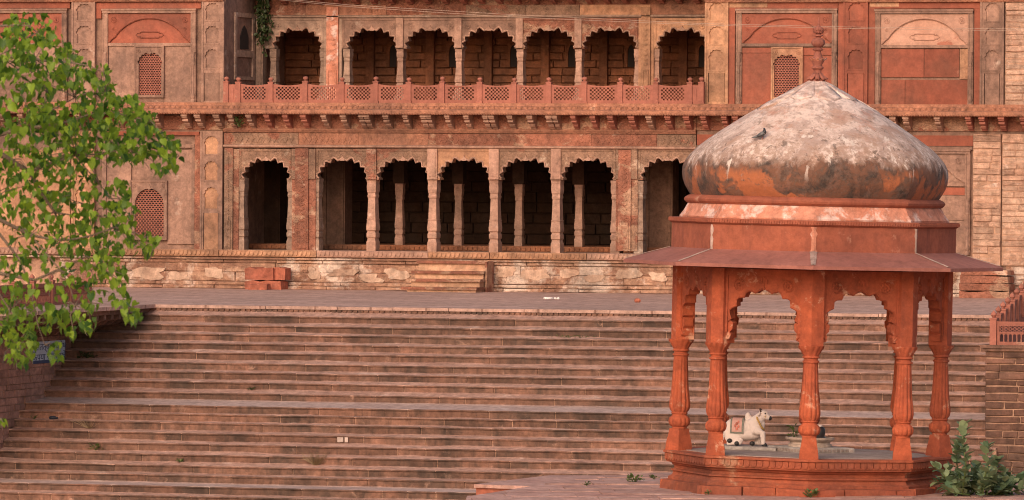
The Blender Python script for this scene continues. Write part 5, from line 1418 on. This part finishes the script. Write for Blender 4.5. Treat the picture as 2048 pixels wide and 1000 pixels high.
tag(tw.build('twigs', m_bark, TR), kind='stuff')
for i, (px, py, dz) in enumerate(leaves):
    p = tpt(px, py-12, dz)-TL
    hang = Vector((rt.gauss(0,.3), rt.gauss(0,.3), -1)).normalized()
    Mx = Matrix.Translation(p) @ basis(-hang, rt.uniform(-1.5, 1.5)) @ Matrix.Rotation(rt.gauss(0,.5), 4, 'X')
    s = rt.choice([.30,.36,.42,.48,.54,.6,.68])*rt.uniform(.9,1.1)
    if i < 298:
        o = link('leaf', lmes[i % 4], TR); o.matrix_local = Mx @ Matrix.Diagonal((s, s, s, 1))
    else: heart(rest, Mx, .128*s, rt.uniform(.1,.5))
    if i % 2 == 0: pass
tag(rest.build('leaves', L_fig, TR, 'all'), kind='stuff')

# ---- leafy bush at the right of the pavilion
def bush_pt(px, py, dd=0.0): return atD(px, py, 118.0+dd)
e = bush_pt(1940, 985); BU = thing('milkweed_bush', 'grey green broad leaved bush beside the pavilion base', 'bush', (e.x, e.y, zg))
BL = BU.location; rb = random.Random(9)
stems = [[(1925,985),(1932,930),(1925,880),(1928,848)],[(1930,985),(1915,940),(1912,905),(1915,890)],[(1960,985),(1975,935),(1972,905),(1974,893)],[(1915,985),(1895,960),(1880,940),(1870,935)],[(1955,985),(1985,950),(1990,930),(1996,922)],
         [(1935,985),(1950,950),(1955,935)],[(1970,985),(2005,960),(2020,950)],[(1920,985),(1900,975),(1885,965),(1872,962)],[(1975,988),(2030,968),(2048,955)],[(1945,988),(1935,960),(1925,950)],[(1965,988),(1970,965),(1985,950)],[(1940,990),(1905,985),(1890,978)],[(1985,990),(2040,980),(2070,970)],[(1960,990),(1965,980),(1975,972)],[(1990,990),(2010,978),(2025,972)]]
bl = []
omes = []
for k in range(3):
    mb = MB(); oval(mb, Matrix.Identity(4), .215, .78+.07*k, .1+.1*k); omes.append(mb.mesh('leaf', L_bush, 'all'))
stems += [[(1900+11*k+rb.uniform(-8,8), 988), (1893+13*k+rb.uniform(-12,12), 968+rb.uniform(-12,6)), (1888+14*k+rb.uniform(-16,16), 948+rb.uniform(-14,14)+max(0,k-6)*3)] for k in range(11)]
stems += [[(1905+9*k+rb.uniform(-8,8), 990), (1898+11*k+rb.uniform(-12,12), 980+rb.uniform(-10,4)), (1890+13*k+rb.uniform(-14,14), 966+rb.uniform(-16,10))] for k in range(12)]
for st in stems:
    dd = rb.uniform(-.7, .7)
    P = [bush_pt(x, y, dd+rb.uniform(-.1,.1))-BL for x, y in st]; mb = MB(); mb.tube(P, [.02]+[.013]*(len(P)-2)+[.006], 6); mb.build('stem', L_weed, BU, 'all')
    Ls = sum((P[i+1]-P[i]).length for i in range(len(P)-1)); nn = max(3, int(Ls/.085)); ph = rb.uniform(0, PI)
    for q in range(1, nn+1):
        u = q/nn*(len(P)-1); i = min(int(u), len(P)-2); c = P[i].lerp(P[i+1], u-i); ax = (P[i+1]-P[i]).normalized()
        for s in range(2):
            a = ph+q*PI/2+s*PI+rb.uniform(-.3,.3); sx = ax.orthogonal().normalized(); sy = ax.cross(sx)
            d = (sx*math.cos(a)+sy*math.sin(a))*.85+ax*(.35+.5*(q/nn))+Vector((0,0,rb.uniform(-.1,.25)))
            o = link('leaf', rb.choice(omes), BU); sc = rb.uniform(.75, 1.15)*(.7 if q == nn else 1)
            Mx = basis(d, 0); 
            if Mx[2][2] < 0: Mx = Mx @ Matrix.Rotation(PI, 4, 'Y')
            o.matrix_local = Matrix.Translation(c) @ Mx @ Matrix.Diagonal((sc, sc, sc, 1))

# ---- weeds and tufts
def tuft(name, label, cat, pos, r, h, n, mat, l=.07, group=None, seed=1, blade=False):
    rr = random.Random(seed); o = thing(name, label, cat, pos, group); mb = MB()
    for _ in range(n):
        a = rr.uniform(0, 2*PI); d = Vector((math.cos(a), math.sin(a), rr.uniform(.1, 1.4))).normalized(); q = rr.random()**.6
        c = Vector((d.x*r*q, d.y*r*q, max(.0, d.z*h*q)))
        if blade:
            t = Vector((c.x*1.6+rr.uniform(-.03,.03), c.y, h*rr.uniform(.5,1.1))); mb.tube([c*.2, (c*.5+t*.5), t], [.006,.004,.002], 3)
        else: oval(mb, Matrix.Translation(c) @ basis(d+Vector((0,0,rr.uniform(-.3,.5))), rr.uniform(-.6,.6)), l*rr.uniform(.6,1.3), .6, .2)
    if not blade:
        for _ in range(4):
            a = rr.uniform(0, 2*PI); mb.tube([(0,0,-.01),(math.cos(a)*r*.5, math.sin(a)*r*.5, h*.6)], [.008,.003], 4)
    tag(mb.build('foliage', mat, o), kind='stuff'); return o
def onplat(px, py): p = onZ(px, py, zg); return (p.x, p.y, zg)
tuft('weed', 'larger round weed clump on the paving left of the pavilion', 'weed', onplat(1268, 965), .2, .17, 70, L_weed, .07, seed=2)
tuft('weed', 'small weed on the paving close by the pavilion plinth corner', 'weed', onplat(1308, 958), .1, .08, 24, L_weed, .06, seed=3)
tuft('weed', 'tiny upright weed on the paving nearest the stone side slab', 'weed', onplat(1173, 971), .07, .1, 22, L_weed, .06, seed=4)
fp_ = KR @ Vector((.05, -3.02, 0)); tuft('weed', 'weed growing from the foot of the pavilion plinth below the middle column', 'weed', (fp_.x, fp_.y, zg), .17, .15, 50, L_weed, .08, seed=5)
fp_ = KR @ Vector((-1.95, -2.3, 0)); tuft('weed', 'tiny weed in the gap at the left foot of the pavilion plinth', 'weed', (fp_.x, fp_.y, zg), .06, .07, 16, L_weed, .05, seed=6)
def onstep(px, i):
    Yc_, zt_, zb_s = rowinfo[i]; Yp = Yc_-.1; return (FX(px, 340+0*i+500, Yp), Yp, zb_s-.02)
def stair_spot(px, py):
    best = min(range(len(rowinfo)), key=lambda i: abs(onY(px, py, rowinfo[i][0]).z-rowinfo[i][2]))
    Yc_, zt_, zb_s = rowinfo[best]; return Vector((FX(px, py, Yc_-.03), Yc_-.06, zb_s-.03))
tuft('weed', 'dark green weed on the upper steps near the left wall', 'weed', stair_spot(175, 722), .32, .2, 90, L_vine, .1, seed=7)
tuft('weed', 'dry looking green tuft low on the steps at the left', 'weed', stair_spot(192, 903), .22, .22, 60, L_weed, .09, seed=8)
tuft('dry_bush', 'dry brown twiggy bush on the lower steps', 'bush', stair_spot(632, 930), .3, .34, 130, L_dry, seed=9, blade=True)
tuft('dry_stalks', 'dry pale stalks on the steps above the green tuft', 'weed', stair_spot(180, 865), .5, .38, 26, L_dry, seed=10, blade=True)
tuft('weed', 'tiny green sprout on the steps near the left end', 'weed', stair_spot(68, 838), .1, .1, 20, L_weed, .07, seed=11)
tuft('weed', 'small green weed on the step right of the green tuft', 'weed', stair_spot(361, 922), .1, .12, 24, L_weed, .07, seed=12)
tuft('grass_patch', 'thin green grass on a tread high up the steps', 'grass', stair_spot(1150, 668), .9, .07, 90, L_weed, .06, seed=13)
tuft('weed', 'small weed on the step just under the broad landing', 'weed', stair_spot(503, 777), .12, .1, 22, L_vine, .07, seed=14)
p = kworld(-.36, 1.25, ZS); tuft('sapling', 'small green sapling standing behind the stone basin', 'plant', kworld(-.3, .42, ZS+.24), .09, .42, 24, L_weed, .09, seed=15)
p = onY(483, 252, -.02); tuft('wall_plant', 'green plant sprouting between the cornice brackets', 'plant', (p.x, -.35, zb_+.05), .2, .42, 60, L_weed, .1, seed=16)
# hanging vine in the corner of the loggia
e = onY(522, 6, YL-.4); VI = thing('hanging_vine', 'dark green vine hanging in the upper corner of the loggia', 'vine', (e.x, YL-.03, e.z+.3)); rv = random.Random(3); mb = MB(); st = MB()
for k in range(9):
    x0 = rv.uniform(-.22, .3); y0 = rv.uniform(-.5, -.05); Lh = rv.uniform(.5, 1.5) if k else 1.9; P = [Vector((x0*.5, y0, .2))]
    while P[-1].z > -Lh: P.append(P[-1]+Vector((rv.uniform(-.06,.07), rv.uniform(-.03,.03), -.16)))
    st.tube(P, .012, 4)
    for p in P[1:]:
        for _ in range(7 if p.z > -1.6 else 3): oval(mb, Matrix.Translation(p+Vector((rv.uniform(-.1,.1), rv.uniform(-.08,.08), rv.uniform(-.1,.1)))) @ basis(Vector((rv.gauss(0,.6), rv.gauss(0,.6), -.6)), rv.uniform(-1,1)), rv.uniform(.09,.17), .7, .2)
st.build('stem', m_bark, VI); tag(mb.build('leaves', L_vine, VI), kind='stuff')

# ---- pigeon on the dome
z_ = 6.80; rr_ = dome_r(z_); xx = -1.06; yy = -math.sqrt(rr_*rr_-xx*xx)
m_pg = plain('pigeon grey', (.17,.165,.165,1), .6, .25, 25); m_pd = plain('pigeon dark', (.035,.033,.038,1), .4, .2, 30)
PG = thing('pigeon', 'grey pigeon perched on the whitewashed dome', 'bird'); PG.matrix_world = KR @ Matrix.Translation((xx, yy, z_+.0)) @ Matrix.Rotation(-.15, 4, 'Z') @ Matrix.Scale(.88, 4)
mb = MB(); mb.tube([(-.135,0,.055),(-.06,0,.085),(.0,0,.115),(.04,0,.15),(.052,0,.19),(.045,0,.215)], [.022,.05,.062,.052,.03,.022], 12); mb.ball((.045,-.005,.228), (.026,.024,.024), 10, 8)
mb.tube([(-.06,0,.075),(-.15,-.005,.05),(-.2,-.01,.035)], [.04,.03,.022], 8)
b_ = link('body', remeshed(mb, 'body', .008, [m_pg], 2), PG)
mb = MB(); mb.ball((.05,.0,.165), (.047,.05,.055), 10, 8); mb.ball((.045,-.005,.23), (.028,.026,.026), 10, 8); mb.build('neck_feathers', m_pd, PG, 'all')
for s in (-1, 1):
    mb = MB(); mb.ball((-.03, s*.045, .095), (.09,.014,.035), 12, 8, Matrix.Rotation(-.35, 3, 'Y')); mb.build('wing', m_pd if s < 0 else m_pg, PG, 'all')
    mb = MB(); mb.tube([(.005,s*.02,.07),(.008,s*.02,.0)], .006, 5); mb.build('leg', plain('pigeon leg', (.3,.09,.07,1)), PG)
mb = MB(); mb.tube([(.06,-.008,.228),(.092,-.012,.222)], [.009,.002], 6); mb.build('beak', m_pd, PG)
mb = MB(); mb.box(-.235,-.14,-.025,.015,.025,.045); mb.build('tail', m_pd, PG)

# ---- loose stones on the terrace
def lump(name, label, cat, px, py0, py1, w, Y, d, mat, group=None, rz=0.0, zoff=None, top=None):
    """a rough hewn block: seen width w px, standing between photo rows py1 (foot) and py0 (top)"""
    c = onY(px, py1, Y); z0 = c.z if zoff is None else zoff; h = onY(px, py0, Y).z-z0
    o = thing(name, label, cat, (c.x, Y+d/2, z0), group); o.rotation_euler.z = rz; wm = w*PXM/2*.99; mb = MB(); j = lambda s: random.uniform(-s, s); nx = 5
    v = []
    for i in range(nx+1):
        x = -wm+2*wm*i/nx
        for (y, z) in ((-d/2, 0), (-d/2, h), (d/2, h), (d/2, 0)):
            e_ = .03 if z > 0 else .012
            v.append((x+(j(.03) if 0 < i < nx else j(.02)), y+j(.03), max(0.0, z+j(e_) if z > 0 else 0)))
    f = [(4*i+k, 4*i+(k+1) % 4, 4*i+4+(k+1) % 4, 4*i+4+k) for i in range(nx) for k in range(4)]+[(0,1,2,3),(4*nx+3,4*nx+2,4*nx+1,4*nx)]
    mb.add(v, f); mb.build('block', mat, o); return o
grp = None
lump('stone_block', 'broad rough red block lying at the bottom of the stack by the palace plinth', 'stone block', 525, 562, 583, 74, -1.15, .8, M_['block'], zoff=.0)
zt1 = onY(525, 562, -1.15).z+.035
lump('stone_block', 'long red block lying on top of the stack by the palace plinth', 'stone block', 517, 536, 559, 58, -1.1, .6, M_['block'], zoff=zt1)
lump('stone_block', 'short dark red block at the right end of the stack top', 'stone block', 558, 536, 555, 24, -.95, .6, M_['block'], zoff=zt1)
lump('stone_block', 'small red block standing on the paving in front of the stack', 'stone block', 515, 568, 584, 38, -1.75, .4, M_['block'], zoff=.0)
zz0 = 0.0; lab = ['lowest flat red slab of the stack behind the pavilion at the right', 'second red slab from the bottom of the stack at the right', 'third red slab from the bottom of the stack at the right', 'topmost red slab of the stack under the pale rubble wall']
YSs = -1.2
for k, (t0, t1) in enumerate(((592,583),(582,568),(567,552),(551,540))):
    o = lump('stone_slab', lab[k], 'stone slab', 1968, t1, t0, 96-2*k, YSs, 1.0, M_['redtan'], zoff=zz0); zz0 = onY(1968, t1, YSs).z+.03
p = onZ(1275, 605, 0.0); o = thing('loose_stone', 'single brown stone lying on the terrace', 'stone', (p.x, p.y, 0)); mb = MB(); mb.ball((0,0,.06), (.11,.08,.075), 8, 5); mb.build('stone_body', M_['block'], o)
p = onZ(1098, 598, 0.0); o = thing('plaster_heap', 'little heap of white plaster on the terrace', 'heap', (p.x, p.y, 0)); mb = MB()
for k in range(14): a = random.uniform(0, 2*PI); r = random.uniform(0, .22); mb.ball((math.cos(a)*r*1.5, math.sin(a)*r, .02), (random.uniform(.04,.09),.06,random.uniform(.02,.05)), 6, 4)
tag(mb.build('crumbs', plain('white plaster', (.7,.64,.6,1)), o), kind='stuff')
# white paint daub on one riser
yi = 12
Yc_, zt_, zb_s = rowinfo[yi]; a, b = FX(675, 880, Yc_), FX(697, 880, Yc_)
o = thing('paint_daub', 'white paint daub on the face of a lower step', 'mark', ((a+b)/2, Yc_-.02, zb_s)); m_daub = plain('white daub', (.40,.31,.27,1), .9, .3, 14)
for (u0, u1) in ((0, .55), (.68, .98)):
    mb = MB(); n = 8; x0, x1 = a+(b-a)*u0-(a+b)/2, a+(b-a)*u1-(a+b)/2
    pts = [(x0+(x1-x0)*i/n, .02+random.uniform(0,.03)) for i in range(n+1)]+[(x1-(x1-x0)*i/n, (zt_-zb_s)*.92-random.uniform(0,.03)) for i in range(n+1)]
    mb.prism(pts, -.008, -.004); mb.build('daub', m_daub, o)
# litter: a dark rag on the steps
p = stair_spot(110, 838); o = thing('dark_rag', 'small dark rag lying on the steps near the left end', 'rag', p); mb = MB()
for k in range(5): mb.ball((random.uniform(-.09,.09), random.uniform(-.02,.02), .05), (random.uniform(.05,.1),.05,random.uniform(.03,.07)), 8, 5)
mb.build('cloth', plain('dark blue cloth', (.02,.022,.035,1)), o, 'all')

# ---- thin wires slung across the upper storey
m_wire = plain('pale wire', (.4,.28,.22,1), .6, .05)
lbw = ['upper thin wire slung across the upper storey', 'lower thin wire slung across the upper storey']
for k, pts in enumerate(([(500,-8),(700,10),(1000,28),(1400,47),(1700,54),(2048,58),(2330,60)], [(500,-6),(700,13.5),(1000,33),(1400,50),(1700,57),(2048,62),(2330,64)])):
    W = []
    for i, (x, y) in enumerate(pts):
        Yw = (YL-.06) if i == 0 else (-.22 if i == len(pts)-1 else -1.9)
        W.append(onY(x, y, Yw))
    o = thing('overhead_wire', lbw[k], 'wire', W[0]); Q = []
    for i in range(len(W)-1):
        for u in (0, .33, .66): Q.append(W[i].lerp(W[i+1], u)-W[0])
    Q.append(W[-1]-W[0]); mb = MB(); mb.tube(Q, .007, 5); mb.build('strand', m_wire, o)
